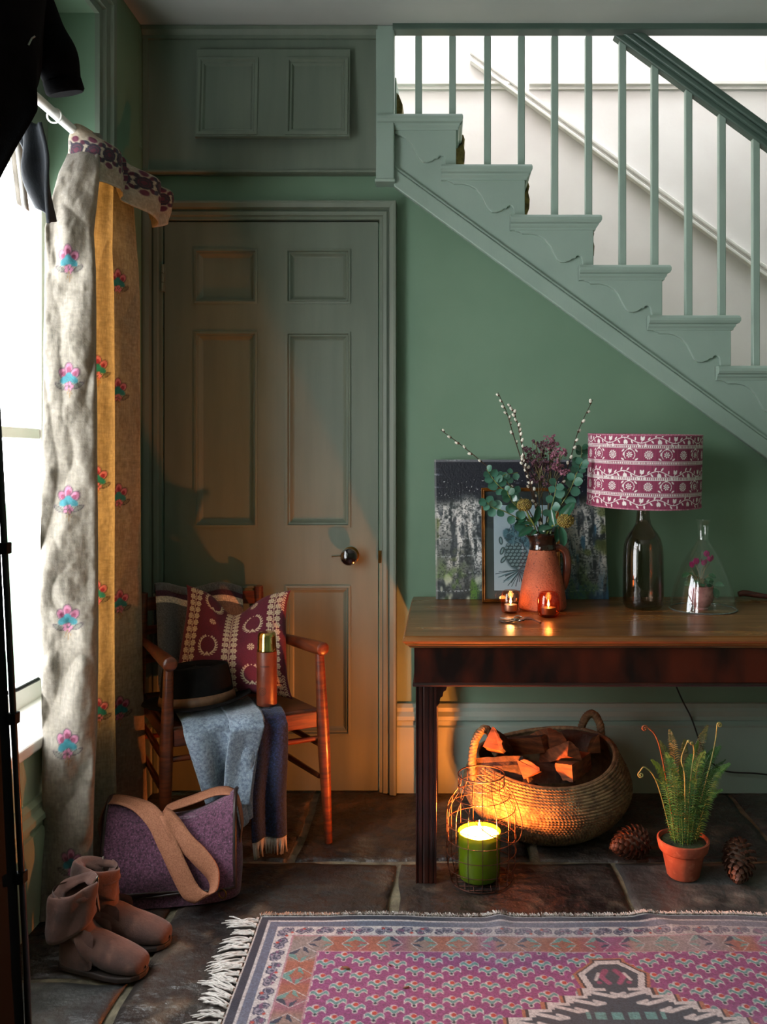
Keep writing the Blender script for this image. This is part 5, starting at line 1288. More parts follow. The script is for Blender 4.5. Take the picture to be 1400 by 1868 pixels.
# ------------------------------------------------------------------ fern in a terracotta pot
PX, PY = X(1247, 2.46), 2.46
fn = thing('potted_fern', (PX, PY, 0), 'green fern with curled fiddleheads in a small terracotta pot', 'potted plant')
M_POT = mat('terracotta_pot', C8(164,82,54), C8(132,60,38), rough=.75, scale=20, bump=.4, bscale=90, c3=C8(190,120,90), fac3=.5, scale3=60)
pp = [(0,.0),(.043,.0),(.046,.004),(.059,.068),(.060,.072),(.066,.074),(.069,.078),(.0735,.098),(.0735,.105),(.0695,.107),(.066,.104),(.063,.088),(0,.088)]
MB().lathe(pp, 44, (PX,PY,0)).build('pot', M_POT, fn, smooth=True)
MB().lathe([(0,.090),(.065,.090),(.066,.096),(.03,.101),(0,.102)], 28, (PX,PY,0)).build('mossy_soil', mat('moss', C8(58,70,34), C8(34,40,22), rough=1, scale=40, bump=1, bscale=120, bdist=.006), fn)
M_FERN = mat('fern_green', C8(76,122,62), C8(44,88,44), rough=.5, scale=30, trl=(.25, (.7,1,.4,1)))
M_FERN2 = mat('old_frond_green', C8(104,112,56), C8(70,76,40), rough=.55, scale=30, trl=(.2, (.8,1,.4,1)))
M_FERN3 = mat('young_fern_green', C8(122,168,92), C8(84,136,66), rough=.45, scale=30, trl=(.25, (.8,1,.5,1)))
def frond(base, tip, bend, width, mt, twist, seed, n=30):
    rg = random.Random(seed); pts = cr([base, base.lerp(tip, .4)+bend*.7, base.lerp(tip, .75)+bend, tip], 10); N = len(pts); m = MB()
    m.tube(pts, [.0013-.0009*i/(N-1) for i in range(N)], 4)
    for k in range(n):
        f_ = .03+.97*k/n; i = min(N-2, int(f_*(N-1))); p = pts[i].lerp(pts[i+1], f_*(N-1)-i); d = (pts[i+1]-pts[i]).normalized()
        wv = Vector((math.cos(twist), math.sin(twist), 0)); wv = (wv-d*wv.dot(d)).normalized(); nn = d.cross(wv)
        l = width*math.sin(math.pi*min(1, .12+.88*(f_**.75)))**.8*rg.uniform(.85, 1.1)+.003
        for s in (-1, 1):
            g = (wv*s*.95+d*.42+nn*rg.uniform(-.25,.25)).normalized(); e = p+g*l+Vector((0,0,-.18*l)); md = p+g*l*.5+Vector((0,0,.10*l)); hw = d*.0019
            m.add([p-hw*.6, p+hw*.6, md+hw, e, md-hw], [(0,1,2,4),(4,2,3)])
    return m.build('frond', mt, fn, fix=False)
sp_ = Vector((PX, PY, .098))
tips = [(1188,1385,-.02),(1203,1350,.03),(1222,1330,.05),(1215,1372,-.04),(1240,1395,-.06),(1262,1375,-.03),(1287,1368,-.05),(1308,1362,.0),(1325,1385,-.02),(1333,1392,.03),(1316,1360,.06),(1292,1322,.09),(1275,1350,.05),(1250,1348,.07),(1228,1400,-.07),(1196,1420,-.05),(1300,1400,-.06),(1270,1420,-.08),(1320,1440,.02),(1240,1450,-.09),(1285,1470,-.08)]
for k, (px, py, dy) in enumerate(tips):
    tp_ = P(px, py, PY+dy); bs = sp_+Vector(((tp_.x-PX)*.30, (tp_.y-PY)*.4, 0)); out = Vector((tp_.x-PX, tp_.y-PY, 0))
    frond(bs, tp_, -out*.16+Vector((0,0,.02)), .0225 if k < 14 else .018, M_FERN2 if k in (1,2,11,13) else (M_FERN3 if k % 3 == 0 else M_FERN), .25*math.sin(k*2.1)+(.7 if k % 4 == 0 else -.2), k, 44 if k < 14 else 32)
M_FID = mat('fiddlehead', C8(150,150,84), C8(120,112,58), rough=.6, scale=60); M_FIDR = mat('rusty_fiddlehead', C8(150,84,44), C8(110,56,30), rough=.6, scale=60)
def fiddle(ctrl, sgn, r0, mt):
    pts = cr([Vector(p) for p in ctrl], 8); e = pts[-1]; d = (pts[-1]-pts[-2]).normalized(); ang = math.atan2(d.z, d.x)
    c = e+Vector((-math.sin(ang)*r0*sgn, 0, math.cos(ang)*r0*sgn)); a0 = math.atan2(e.z-c.z, e.x-c.x)
    for k in range(1, 26):
        t = k/25; a = a0+sgn*t*8.5; r = r0*(1-.78*t); pts.append(c+Vector((r*math.cos(a), -.002*t, r*math.sin(a))))
    n = len(pts); MB().tube(pts, [.0022]*(n-25)+[.0026-.0008*k/25 for k in range(25)], 7).build('fiddlehead', mt, fn, smooth='all')
fiddle([sp_+fv((-.02,0,0)), P(1212,1400,PY), P(1198,1345,PY-.01), P(1180,1325,PY-.01)], 1, .008, M_FIDR)
fiddle([sp_+fv((.02,0,0)), P(1295,1400,PY-.02), P(1306,1350,PY-.02), P(1309,1322,PY-.02)], -1, .007, M_FID)
fiddle([sp_+fv((-.03,0,0)), P(1200,1430,PY-.02), P(1178,1400,PY-.03), P(1166,1410,PY-.03)], 1, .008, M_FID)
fiddle([sp_+fv((.0,-.02,0)), P(1262,1410,PY-.05), P(1267,1375,PY-.05), P(1265,1356,PY-.05)], 1, .004, M_FID)
fiddle([sp_+fv((.0,-.02,0)), P(1250,1420,PY-.06), P(1244,1385,PY-.06), P(1255,1352,PY-.06)], -1, .003, M_FID)

# ------------------------------------------------------------------ pine cones
scm = MB(); v = []; f = []
for i, (y, wd, z) in enumerate([(0,.0035,0),(.010,.0065,.001),(.018,.0085,.003),(.023,.0075,.0065),(.026,.0040,.0105)]):
    v += [(-wd,y,z),(0,y,z+.0020),(wd,y,z),(0,y,z-.0022)]
for i in range(4):
    for k in range(4): f.append((i*4+k, i*4+(k+1) % 4, i*4+4+(k+1) % 4, i*4+4+k))
f += [(3,2,1,0),(16,17,18,19)]
scm.add(v, f); M_CONE = mat('pine_cone_brown', C8(104,62,40), C8(58,34,24), rough=.6, scale=60, c3=C8(170,112,76), fac3=.7, scale3=110)
scmesh = meshonly(scm, 'cone_scale', M_CONE)
def pinecone(c, axis, L, Rm, label, n=105):
    t = thing('pine_cone', (c.x, c.y, 0), label, 'pine cone', 'pine cones on the floor')
    ax = Vector(axis).normalized(); q_ = ax.to_track_quat('Z', 'Y').to_matrix().to_4x4(); M0 = Matrix.Translation(c) @ q_
    pr = [(.004,-.5),(.55,-.47),(.85,-.34),(.92,-.15),(.80,.08),(.58,.28),(.32,.42),(.05,.48)]
    MB().lathe([(r*Rm*.62, z*L) for r, z in pr], 18, M=M0).build('core', M_BARK, t, smooth=True)
    for k in range(n):
        s = (k+.5)/n; a = k*2.39996; z = -.46+.95*s; rr = float(np.interp(z, [p[1] for p in pr], [p[0] for p in pr]))*Rm
        el = -35+115*s**1.25            # scales fold towards the tip
        sc2 = (.55+.55*math.sin(pi*min(1, .15+.8*(1-s))))*Rm/.05
        M = M0 @ rotm('Z', math.degrees(a)) @ Matrix.Translation((0, rr*.50, z*L)) @ rotm('X', el) @ Matrix.Scale(sc2*.95, 4)
        inst(scmesh, 'cone_scale', t, M)
pinecone(Vector((X(1153,2.55), 2.55, .053)), (-.92,-.25,-.12), .105, .051, 'pine cone lying on its side between the basket and the fern pot')
pinecone(Vector((X(1349,2.43), 2.43, .056)), (-.30,-.75,-.45), .115, .050, 'pine cone tipped forward right of the fern pot')
# ------------------------------------------------------------------ curtain pole and linen curtain
RZ = 2.112; RXx = -1.035
rd = thing('curtain_pole', (RXx, 2.3, RZ), 'plain white curtain pole running along the window wall', 'curtain pole')
MB().tube([(RXx, 1.0, RZ), (RXx, 2.90, RZ)], .0125, 16).build('pole', M_WHITEP, rd, smooth=True)
for yy in (1.2, 2.80):
    m = MB(); m.tube([(XL-.001,yy,RZ),(RXx,yy,RZ)], .007, 10); m.lathe([(.022,0),(.022,.006),(.012,.010)], 20, M=Matrix.Translation((XL,yy,RZ)) @ rotm('Y', 90)); m.build('bracket', M_WHITEP, rd, smooth=True)
for yy in (2.265, 2.405): MB().tube([(RXx+.019*math.cos(a), yy, RZ-.006+.019*math.sin(a)) for a in np.linspace(0, 2*pi, 25)[:-1]], .0025, 6, closed=True).build('ring', M_WHITEP, rd, smooth='all')

cu = thing('linen_curtain', (-.98, 2.5, 0), 'long cream linen curtain with scattered flower motifs hanging by the window', 'curtain')
M_LINEN = mat('natural_linen', (1,1,1,1), (.80,.78,.74,1), attr=True, rough=.85, scale=90, stretch=(1,1,1), detail=3, bump=.5, bscale=220, bdist=.0015, trl=(.34, (1,.50,.13,1)), sheen=.1)
plan = [(-1.064,2.275),(-1.052,2.238),(-.992,2.232),(-.940,2.242),(-.920,2.262),(-.950,2.335),(-1.010,2.400),(-1.030,2.450),(-1.000,2.474),(-.968,2.488),(-.975,2.525),(-1.035,2.585),(-1.046,2.640),(-1.002,2.698),(-.980,2.728),(-.976,2.752),(-1.000,2.788),(-1.038,2.810)]
nu, nv = 300, 640
pl2, Lp = npcr(plan, nu)
t = np.linspace(0, 1, nu); zt0, zt1 = .004, RZ+.012
S, Q = np.meshgrid(t, np.linspace(0, 1, nv)); Zc = zt0+(zt1-zt0)*Q
cx_ = pl2[:, 0].mean()
wd = np.interp(Q, [0,.08,.3,.8,.93,1], [1.03,1.0,1.0,.92,.75,.45])      # folds gather at the pole
PXc = RXx+(pl2[:, 0][None, :]-RXx)*wd
sh = np.interp(Q, [0,.8,1], [0,.01,.04])
PYc = 2.54+(pl2[:, 1][None, :]-2.54)*np.interp(Q, [0,.5,.85,1], [1.02,1.0,.97,.62])+np.interp(Q, [0,.85,.93,1], [0,0,.02,.075])
# creases: crumpled linen, strongest on the window-side fold
cr1 = fbm(S*9+Q*3, Q*9-S*4, 3, 4)-.5; cr2 = np.abs(fbm(S*7-Q*4, Q*11+S*6, 8, 3)-.5)
amp = np.interp(S, [0,.3,.5,1], [1.25,1.0,.5,.5])
rdg_ = np.abs(2*fbm(S*5+Q*2.2, Q*8-S*6, 61, 2)-1); rd2 = np.abs(2*fbm(S*9-Q*5, Q*15+S*5, 66, 2)-1)
dx = (.016*cr1+.042*rdg_+.026*rd2+.010*(fbm(S*22, Q*44, 18, 3)-.5)-.012)*amp*np.interp(Q, [0,.85,1], [1,1,.3])
PXc = PXc+dx*.35; PYc = PYc-dx*.95+.010*np.sin(Q*9+S*14)*(1-Q)
flare = np.clip(.22-Q, 0, 1)/.22
PXc = PXc+.02*flare*np.sin(S*16); PYc = PYc-.02*flare*S*0-.035*flare*(1-S)*.6
U = S*Lp; V = Zc
img = np.zeros((nv, nu, 3)); img[...] = rgb(158,148,132)
img *= (.90+.16*vn(U*500, V*60, 4)+.0)[..., None]*(.94+.10*vn(U*60, V*600, 5))[..., None]
ol, pk, mg, tl, gy = rgb(74,58,66), rgb(196,120,150), rgb(140,48,84), rgb(38,128,140), rgb(120,118,104)
def sprig(u0, z0, s=1.0):
    x = (U-u0)/s; y = (V-z0)/s
    if not ((np.abs(x) < .08) & (np.abs(y) < .08)).any(): return
    for (ox, oy, a, b, an) in ((-.014,.020,.013,.0095,2.2),(.0,.030,.010,.015,0),(.016,.020,.013,.0095,.9)):
        put(img, oval(x, y, ox, oy, a+.0020, b+.0020, an), ol); put(img, oval(x, y, ox, oy, a, b, an), pk); put(img, oval(x, y, ox*.9, oy-.003, a*.6, b*.6, an), mg)
    for (ox, oy, a, b, an) in ((-.011,.004,.013,.0085,.5),(.011,.004,.013,.0085,-.5),(0,.010,.010,.012,0)):
        put(img, oval(x, y, ox, oy, a, b, an), tl)
    put(img, oval(x, y, .024, -.010, .0150, .0060, .55), ol); put(img, oval(x, y, .024, -.010, .0125, .0042, .55), gy)
    put(img, oval(x, y, -.024, -.012, .0150, .0060, -.55), ol); put(img, oval(x, y, -.024, -.012, .0125, .0042, -.55), gy)
    for k in range(5):
        a = k*1.2566; put(img, disk(x, y, .007*math.cos(a), -.013+.007*math.sin(a), .0056), ol); put(img, disk(x, y, .007*math.cos(a), -.013+.007*math.sin(a), .0046), pk)
    for (x1, y1) in ((-.006,-.036),(.002,-.042),(.009,-.034)): put(img, seg(x, y, 0, -.018, x1, y1, .0010), rgb(150,120,80))
def u_at(px, z):
    j = int((z-zt0)/(zt1-zt0)*(nv-1)); pr = VX+PXc[j]*F/PYc[j]; return pr
# columns of sprigs where the folds face the viewer
for (su, pys) in ((.125, (480,695,920,1135,1360,1575)), (.80, (330,520,718,910,1105,1300))):
    iu = int(su*(nu-1))
    for py in pys:
        yv = PYc[nv//2, iu]; sprig(su*Lp, Z(py, yv), 1.05)
for su, z0 in ((.34,1.62),(.34,1.28),(.34,.94),(.34,.60),(.34,.28),(.50,1.45),(.50,1.13),(.50,.46),(.50,.80),(.66,1.70),(.66,1.05),(.66,.72)): sprig(su*Lp, z0, 1.0)
M_LINED = mat('dimmed_lined_linen', (1,1,1,1), (.80,.79,.77,1), attr=True, rough=.85, scale=90, detail=3, bump=.5, bscale=220, bdist=.0015, trl=(.05, (1,.6,.3,1)), sheen=.1)
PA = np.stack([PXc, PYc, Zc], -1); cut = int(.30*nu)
npgrid('leading_edge', PA[:, :cut+1], img[:, :cut+1]*.76, M_LINED, parent=cu); npgrid('linen_drop', PA[:, cut:], img[:, cut:], M_LINEN, parent=cu)  # near fold's colour darkened to hold down its daylight brightness
# the folded-over heading with its embroidered border
plan2 = [(-1.050,2.375),(-1.010,2.372),(-.965,2.392),(-.940,2.450),(-.955,2.510),(-.975,2.560),(-.985,2.600),(-.960,2.640),(-.925,2.680),(-.925,2.730),(-.955,2.780),(-.93,2.830),(-.935,2.870)]
nu, nv = 220, 90; pl3, L3 = npcr(plan2, nu)
S, Q = np.meshgrid(np.linspace(0, 1, nu), np.linspace(0, 1, nv))      # Q 0 at pole, 1 at hem
drop = .158+.03*np.sin(S*9+1)*S
k_ = sst(0, .32, Q)
PX2 = RXx+.006+(pl3[:, 0][None, :]-RXx)*(.25+.75*k_)+.018*np.sin(Q*3)*(S > .4)*np.sin(S*21)
PY2 = 2.52+(pl3[:, 1][None, :]-2.52)*(.97+.03*k_)-.012*Q*np.sin(S*14)
PZ2 = RZ+.017-drop*Q+.006*fbm(S*8, Q*6, 5, 3)-.004
PX2 = PX2+.014*(fbm(S*9, Q*5, 15, 3)-.5)*k_
img = np.zeros((nv, nu, 3)); img[...] = rgb(196,184,164); U = S*L3; V = Q*.16; img *= (.9+.16*vn(U*500, V*200, 4))[..., None]
bd_ = (Q > .20) & (Q < .74); per = .045; ph = (np.mod(U, per)/per-.5)*per; dv = V-.075
put(img, bd_*(np.hypot(ph, dv) < .020)*1.0, rgb(66,58,70)); put(img, bd_*(np.hypot(ph, dv) < .013)*1.0, rgb(110,56,74)); put(img, bd_*(np.abs(np.hypot(ph, dv)-.009) < .0022)*1.0, rgb(66,58,70))
for sg in (-1, 1):
    put(img, bd_*oval(ph, dv, .0, sg*.030, .011, .0085, 0), rgb(112,52,74)); put(img, bd_*oval(ph, dv, .018, sg*.020, .008, .006, .6*sg), rgb(96,48,66)); put(img, bd_*oval(ph, dv, -.018, sg*.020, .008, .006, -.6*sg), rgb(66,60,74))
put(img, (Q > .965)*.6, rgb(226,218,204)); put(img, (S < .012)*.6, rgb(226,218,204))
o = npgrid('heading_flap', np.stack([PX2, PY2, PZ2], -1), img, M_LINEN, parent=cu); solid(o, .003)

# ------------------------------------------------------------------ black coat, shirt and leaning black panel at the left
def sheetsolid(name, fn, nu, nv, mt, parent, th, smooth='all'):
    o = MB().grid(fn, nu, nv).build(name, mt, parent, smooth=smooth, fix=False); solid(o, th); return o
ct = thing('black_coat', (-.90, 1.72, 1.3), 'black coat hanging in shadow at the top left corner', 'coat')
def torso(u, v):
    a = 2*pi*u; zb_ = 1.60+.29*(.5+.5*math.cos(a-.25)); z = 2.44+(zb_-2.44)*v
    rx = .052+.022*sst(0,.25,v)+.006*math.sin(v*7); ry = .14+.02*math.sin(v*6)
    f_ = 1+.05*math.sin(a*4+v*3)
    return fv((-.872+rx*math.cos(a)*f_-.01*v, 1.68+ry*math.sin(a)*f_*(1-.85*sst(.7, 1, v)), z))
o = MB().grid(torso, 44, 30, cu=True).build('coat_body', M_BLACKC, ct, smooth='all', fix=False); solid(o, .006)
sl = cr([P(30,-20,1.76), P(72,50,1.80), P(100,105,1.82), P(119,166,1.84)], 8); n = len(sl)
rs = [.056-.016*i/(n-1)+.003*math.sin(i*.5) for i in range(n)]; m = MB(); m.tube(sl, rs, 18); m.build('sleeve', M_BLACKC, ct, smooth='all')
e = sl[-1]; d = (sl[-1]-sl[-2]).normalized(); m = MB(); m.tube([e-d*.02, e, e+d*.006], [.040,.0405,.036], 18); m.build('cuff', M_BLACKC, ct, smooth=True)
MB().tube([P(52,82,1.60), P(58,70,1.6), P(64,66,1.6)], .0016, 6).build('zip_pull', mat('dull_metal', C8(140,136,126), rough=.35, metal=1), ct)
cst = thing('coat_stand', (-.985, 1.72, 0), 'black coat stand carrying the black coat at the left border', 'coat stand')
M_STAND = mat('black_painted_wood', C8(12,12,13), C8(8,8,9), rough=.5, scale=20)
MB().tube([(-.985,1.72,.02),(-.985,1.72,2.52)], .015, 12).build('pole', M_STAND, cst, smooth=True)
MB().lathe([(0,0),(.085,0),(.085,.012),(.03,.02),(.016,.03)], 28, (-.985,1.72,0)).build('base', M_STAND, cst, smooth=True)
for k in range(4):
    a = k*1.5708-.35; e = Vector((-.985+.11*math.cos(a), 1.72+.11*math.sin(a), 2.49)); MB().tube(cr([Vector((-.985,1.72,2.42)), Vector((-.985+.07*math.cos(a), 1.72+.07*math.sin(a), 2.43)), e], 6), .008, 8).build('hook', M_STAND, cst, smooth='all')
sh_ = thing('navy_garment', (-1.0, 2.05, 1.45), 'narrow black and navy garment hanging below the coat against the bright window', 'garment')
def gsh(u, v):
    c0 = P(14+62*u, 225-5*u, 2.02-.06*u); c1 = P(64+32*u, 372+38*u, 2.02-.06*u)
    p = c0.lerp(c1, v); p.y += .02*math.sin(u*9+v*2)+.012*math.sin(v*7); p.x += .008*math.sin(v*5+u*5); return p
sheetsolid('cloth', gsh, 18, 26, mat('navy_black_cloth', C8(22,28,34), C8(12,14,18), rough=.85, scale=20, bump=.4, bscale=200), sh_, .008)
def gsh2(u, v): p = P(14+22*u, 238-10*u, 2.12).lerp(P(30+24*u, 372+14*u, 2.12), v); p.y += .015*math.sin(u*6); return p
sheetsolid('pale_lining', gsh2, 10, 20, mat('pale_grey_lining', C8(196,190,182), C8(170,164,156), rough=.9, scale=30), sh_, .004)
pn = thing('leaning_screen', (-.83, 1.52, 0), 'black leaning screen with a thin edge rail and clips at the left border', 'screen')
A0, A1 = P(44, 1868, 1.63), P(-4, 900, 1.63)
dirv = (A1-A0)/(A1.z-A0.z)
ebot = A0+dirv*(0.002-A0.z); etop = A0+dirv*(1.56-A0.z)
back = fv((-.10,-.34,0))
def q4(a, b, c, d_, th): nn = (b-a).cross(d_-a).normalized()*th; return [a,b,c,d_,a+nn,b+nn,c+nn,d_+nn]
m = MB(); m.add(q4(ebot, ebot+back, etop+back, etop, .012), [(0,1,2,3),(7,6,5,4),(0,4,5,1),(1,5,6,2),(2,6,7,3),(3,7,4,0)])
m.build('black_panel', mat('black_lacquer', C8(6,6,7), C8(10,10,11), rough=.75, scale=12, spec=.12), pn)
M_RAILB = mat('gunmetal_edge', C8(46,44,46), C8(28,27,29), rough=.3, metal=.7, scale=20)
MB().tube([ebot+fv((.006,0,.0)), ebot.lerp(etop, .14)+fv((.010,0,0)), etop+fv((.006,0,0))], .006, 10).build('edge_rail', M_RAILB, pn, smooth=True)
for py in (1000, 1310, 1600):
    z = Z(py, 1.63); f_ = (z-ebot.z)/(etop.z-ebot.z); c = ebot.lerp(etop, f_)+fv((.008,0,0)); MB().box(c.x-.009, c.x+.009, c.y-.010, c.y+.010, c.z-.011, c.z+.011).build('clip', MATS['black_lacquer'], pn, bevel=.002)

# ------------------------------------------------------------------ textiles on the chair
bd = (BRp-BLp).normalized(); nbk = Vector((bd.y, -bd.x, 0))        # out of the chair back towards the front
def backpt(t, z, outd): c = BLp.lerp(BRp, t)-nbk*.028*math.sin(pi*t); return Vector((c.x, c.y, z))+nbk*outd
# grey striped blanket over the back
bl_ = thing('striped_blanket', (-.86, 2.9, .43), 'charcoal wool blanket with cream and plum stripes draped over the chair back', 'blanket')
nu, nv = 150, 230; S, Q = np.meshgrid(np.linspace(0, 1, nu), np.linspace(0, 1, nv))
Lb = .72; D = Q*Lb                      # distance along the blanket: rear hem .. over the slat .. front .. seat
pts = np.zeros((nv, nu, 3)); topz = .748
for j in range(nv):
    dq = Q[j, 0]*Lb
    for i in range(nu):
        s = S[j, i]; t = .10+.75*s; fold = math.sin(s*17+.6)*(.012+.008*math.sin(s*5)); sag = .010*math.sin(s*9+1)-.016*s
        if dq < .24: z = .515+dq/.24*(topz-.515)-.0; o_ = -.022-abs(fold)*.6
        elif dq < .29:
            a = (dq-.24)/.05*pi; z = topz+.020*math.sin(a); o_ = -.022*math.cos(a)
        else:
            q_ = (dq-.29)/(Lb-.29); z = topz-q_*(topz-.448)*1.0; o_ = .022+q_*.10+fold*(.4+1.2*q_)+.02*math.sin(q_*4+s*4)*q_
            if q_ > .97: o_ += (q_-.97)*1.2
        p = backpt(t, max(.430+.004*s, z+sag*(dq > .2)), o_)
        pts[j, i] = p
ft = np.abs(D-.265)-0.0; img = np.zeros((nv, nu, 3)); img[...] = rgb(88,88,90)
sd_ = D-.255
for (a, b, c) in ((-.002,.010,rgb(58,30,46)),(.036,.062,rgb(62,28,48)),(.062,.090,rgb(196,184,166)),(-.08,-.055,rgb(62,28,48)),(-.055,-.03,rgb(196,184,166))): put(img, ((sd_ > a) & (sd_ < b))*1.0, c)
img *= (.62+.75*vn(S*420, D*600, 3)*.6+.25*vn(S*160, D*230, 9))[..., None]
M_WOOL = mat('fleecy_wool', (1,1,1,1), attr=True, rough=.98, bump=.6, bscale=260, bdist=.003, sheen=.25)
o = npgrid('wool_cloth', pts, img, M_WOOL, parent=bl_); solid(o, .006)

# burgundy cushion
cs = thing('burgundy_cushion', (-.68, 2.74, SZ), 'burgundy cushion with cream laurel wreath and flower stripes on the chair', 'cushion')
TLc, TRc, BRc, BLc = [np.array(p) for p in ((-.864,2.855,.777),(-.516,2.865,.757),(-.482,2.715,.432),(-.890,2.745,.430))]
nu, nv = 300, 300; S, Q = np.meshgrid(np.linspace(0, 1, nu), np.linspace(0, 1, nv))     # Q up
base_ = lerp4(S, Q, BLc, BRc, TLc, TRc)
nrm = np.cross(BRc-BLc, TLc-BLc); nrm = nrm/np.linalg.norm(nrm)
e_ = np.clip(16*S*(1-S)*Q*(1-Q), 0, 1)
pinch = (np.abs(2*S-1)**2)*(1-np.abs(2*Q-1)**4)*.020; pinchv = (np.abs(2*Q-1)**2)*(1-np.abs(2*S-1)**4)
upv = (TLc-BLc)/np.linalg.norm(TLc-BLc); rtv = (BRc-BLc)/np.linalg.norm(BRc-BLc)
chop = np.exp(-((S-.50)/.20)**2)*sst(.30, 1.0, Q)
base_ = base_-rtv*(np.sign(S-.5)*pinch)[..., None]-upv*(np.where(Q > .5, 1, -1)*.016*pinchv)[..., None]-upv*(.078*chop*Q)[..., None]
thk = .062*e_**.42*(1-.35*chop)
frontp = base_+nrm*(thk+.003*(fbm(S*7, Q*7, 3, 3)-.5)*e_)[..., None]; backp = base_-nrm*(thk*.55)[..., None]
u_, v_ = S*.36, Q*.36
img = np.zeros((nv, nu, 3)); img[...] = rgb(96,24,44); img *= (.85+.3*vn(u_*900, v_*900, 3))[..., None]
crm = rgb(206,182,152); U, V = u_, v_
def stripe(x0):
    put(img, seg(U, V, x0, -.1, x0, .5, .0013), crm); per = .0225; k = np.mod(V, per)/per; r0 = np.floor(V/per)
    for sg in (-1, 1):
        cx0 = x0+sg*.0135; vv = (k-.5)*per; rr = np.hypot(U-cx0, vv); th = np.arctan2(vv, U-cx0)
        put(img, (rr < .0098+.0012*np.cos(th*7))*1.0, crm)
        put(img, ((rr > .0022) & (rr < .0072) & (np.abs(np.mod(th*7/(2*pi), 1)-.5) < .12))*.9, rgb(96,40,50))
        put(img, ((np.abs(U-x0-sg*np.mod(V+.004, per)*.45*(k < .6)) < .0009) & (np.abs(U-x0) < .007))*1.0, crm)
for x0 in (.045, .183, .322): stripe(x0)
def wreath(x0, y0):
    for sg in (-1, 1):
        for k in range(9):
            a = -pi/2+sg*(.35+k*.285); r = .030; px = x0+r*math.cos(a)*.92; py = y0+r*math.sin(a)*1.05; l = .0085*(1-.05*k)
            for b in (-.5, .5):
                an = a+sg*(pi/2-.15)+b; put(img, oval(U, V, px+l*.7*math.cos(an), py+l*.7*math.sin(an), l*.75, .0022, an), crm)
    for b in (-.7,-.35,0,.35,.7): put(img, oval(U, V, x0+.010*math.sin(b), y0-.034+.010*math.cos(b)-.006, .0016, .0075, b), crm)
    for (ox, oy) in ((0,.031),(-.010,.028),(.010,.028)): put(img, disk(U, V, x0+ox, y0+oy, .0022), crm)
def star(x0, y0):
    r = np.hypot(U-x0, V-y0); th = np.arctan2(V-y0, U-x0); put(img, ((r < .0115) & (r > .002) & (np.abs(np.mod(th*8/(2*pi), 1)-.5) < .33))*1.0, crm)
for (x0, y0) in ((.113,.165),(.253,.250),(.253,.070),(.113,.345),(.113,-.01)): wreath(x0, y0)
for (x0, y0) in ((.120,.258),(.250,.162),(.115,.075),(.25,.335)): star(x0, y0)
for k in range(8):
    for b in (-.6,.6): put(img, oval(U, V, .350+.004*b, .29+k*.0085, .0016, .0050, b), crm); put(img, oval(U, V, .350+.004*b, .01+k*.0085, .0016, .0050, b), crm)
M_CUSH = mat('woven_cushion_cotton', (1,1,1,1), attr=True, rough=.9, bump=.4, bscale=400, sheen=.15)
npgrid('cushion_front', frontp, img, M_CUSH, parent=cs)
npgrid('cushion_back', backp[:, ::-1], None, mat('plain_burgundy_cotton', C8(90,24,42), C8(76,18,36), rough=.9, scale=90, bump=.3, bscale=300), parent=cs)

# steel and leather vacuum flask
TXf, TYf = X(487, 2.645), 2.645; tz0 = SZ+.0035
fk = thing('vacuum_flask', (TXf, TYf, tz0), 'brown leather-clad flask with a shiny gold cup lid on the chair seat', 'flask')
MB().lathe([(0,0),(.0255,0),(.027,.002),(.027,.014),(.0245,.016)], 36, (TXf,TYf,tz0)).build('steel_base', mat('polished_steel', C8(190,186,178), rough=.15, metal=1), fk, smooth=True)
M_LEA = mat('chestnut_leather', C8(116,54,28), C8(84,36,20), rough=.42, scale=18, bump=.3, bscale=160)
MB().lathe([(.026,.015),(.0305,.017),(.0310,.020),(.0310,.178),(.0300,.181),(.027,.182)], 40, (TXf,TYf,tz0)).build('leather_sleeve', M_LEA, fk, smooth=True)
MB().lathe([(.027,.181),(.0300,.183),(.0300,.190),(.0285,.193),(.0280,.225),(.0262,.236),(.0225,.240),(0,.2405)], 40, (TXf,TYf,tz0)).build('cup_lid', mat('brushed_gold_steel', C8(214,190,120), C8(180,150,84), rough=.16, metal=1, scale=20), fk, smooth=True)
M_EMB = mat('debossed_dark_leather', C8(40,18,10), rough=.5)
m = MB()
for k in range(13):           # a line of tiny stamped letters, unreadable in the photograph
    a = -pi/2-.42+.84*k/12; z0 = .137; hgt = .006*(1 if k in (0, 5) else .72)
    m.add([(TXf+.03125*math.cos(a+da), TYf+.03125*math.sin(a+da), tz0+z0+zz_) for (da, zz_) in ((-.020,0),(.020,0),(.020,hgt),(-.020,hgt))], [(0,1,2,3)])
m.build('stamped_lettering', M_EMB, fk)
m = MB()
for rr in (.012, .008, .0035):
    m.tube([(TXf+.0312*math.cos(-pi/2-.25+rr/.031*math.cos(a)), TYf+.0312*math.sin(-pi/2-.25+rr/.031*math.cos(a)), tz0+.064+rr*math.sin(a)) for a in np.linspace(0, 2*pi, 29)[:-1]], .0005, 4, closed=True)
m.build('round_stamp', M_EMB, fk)

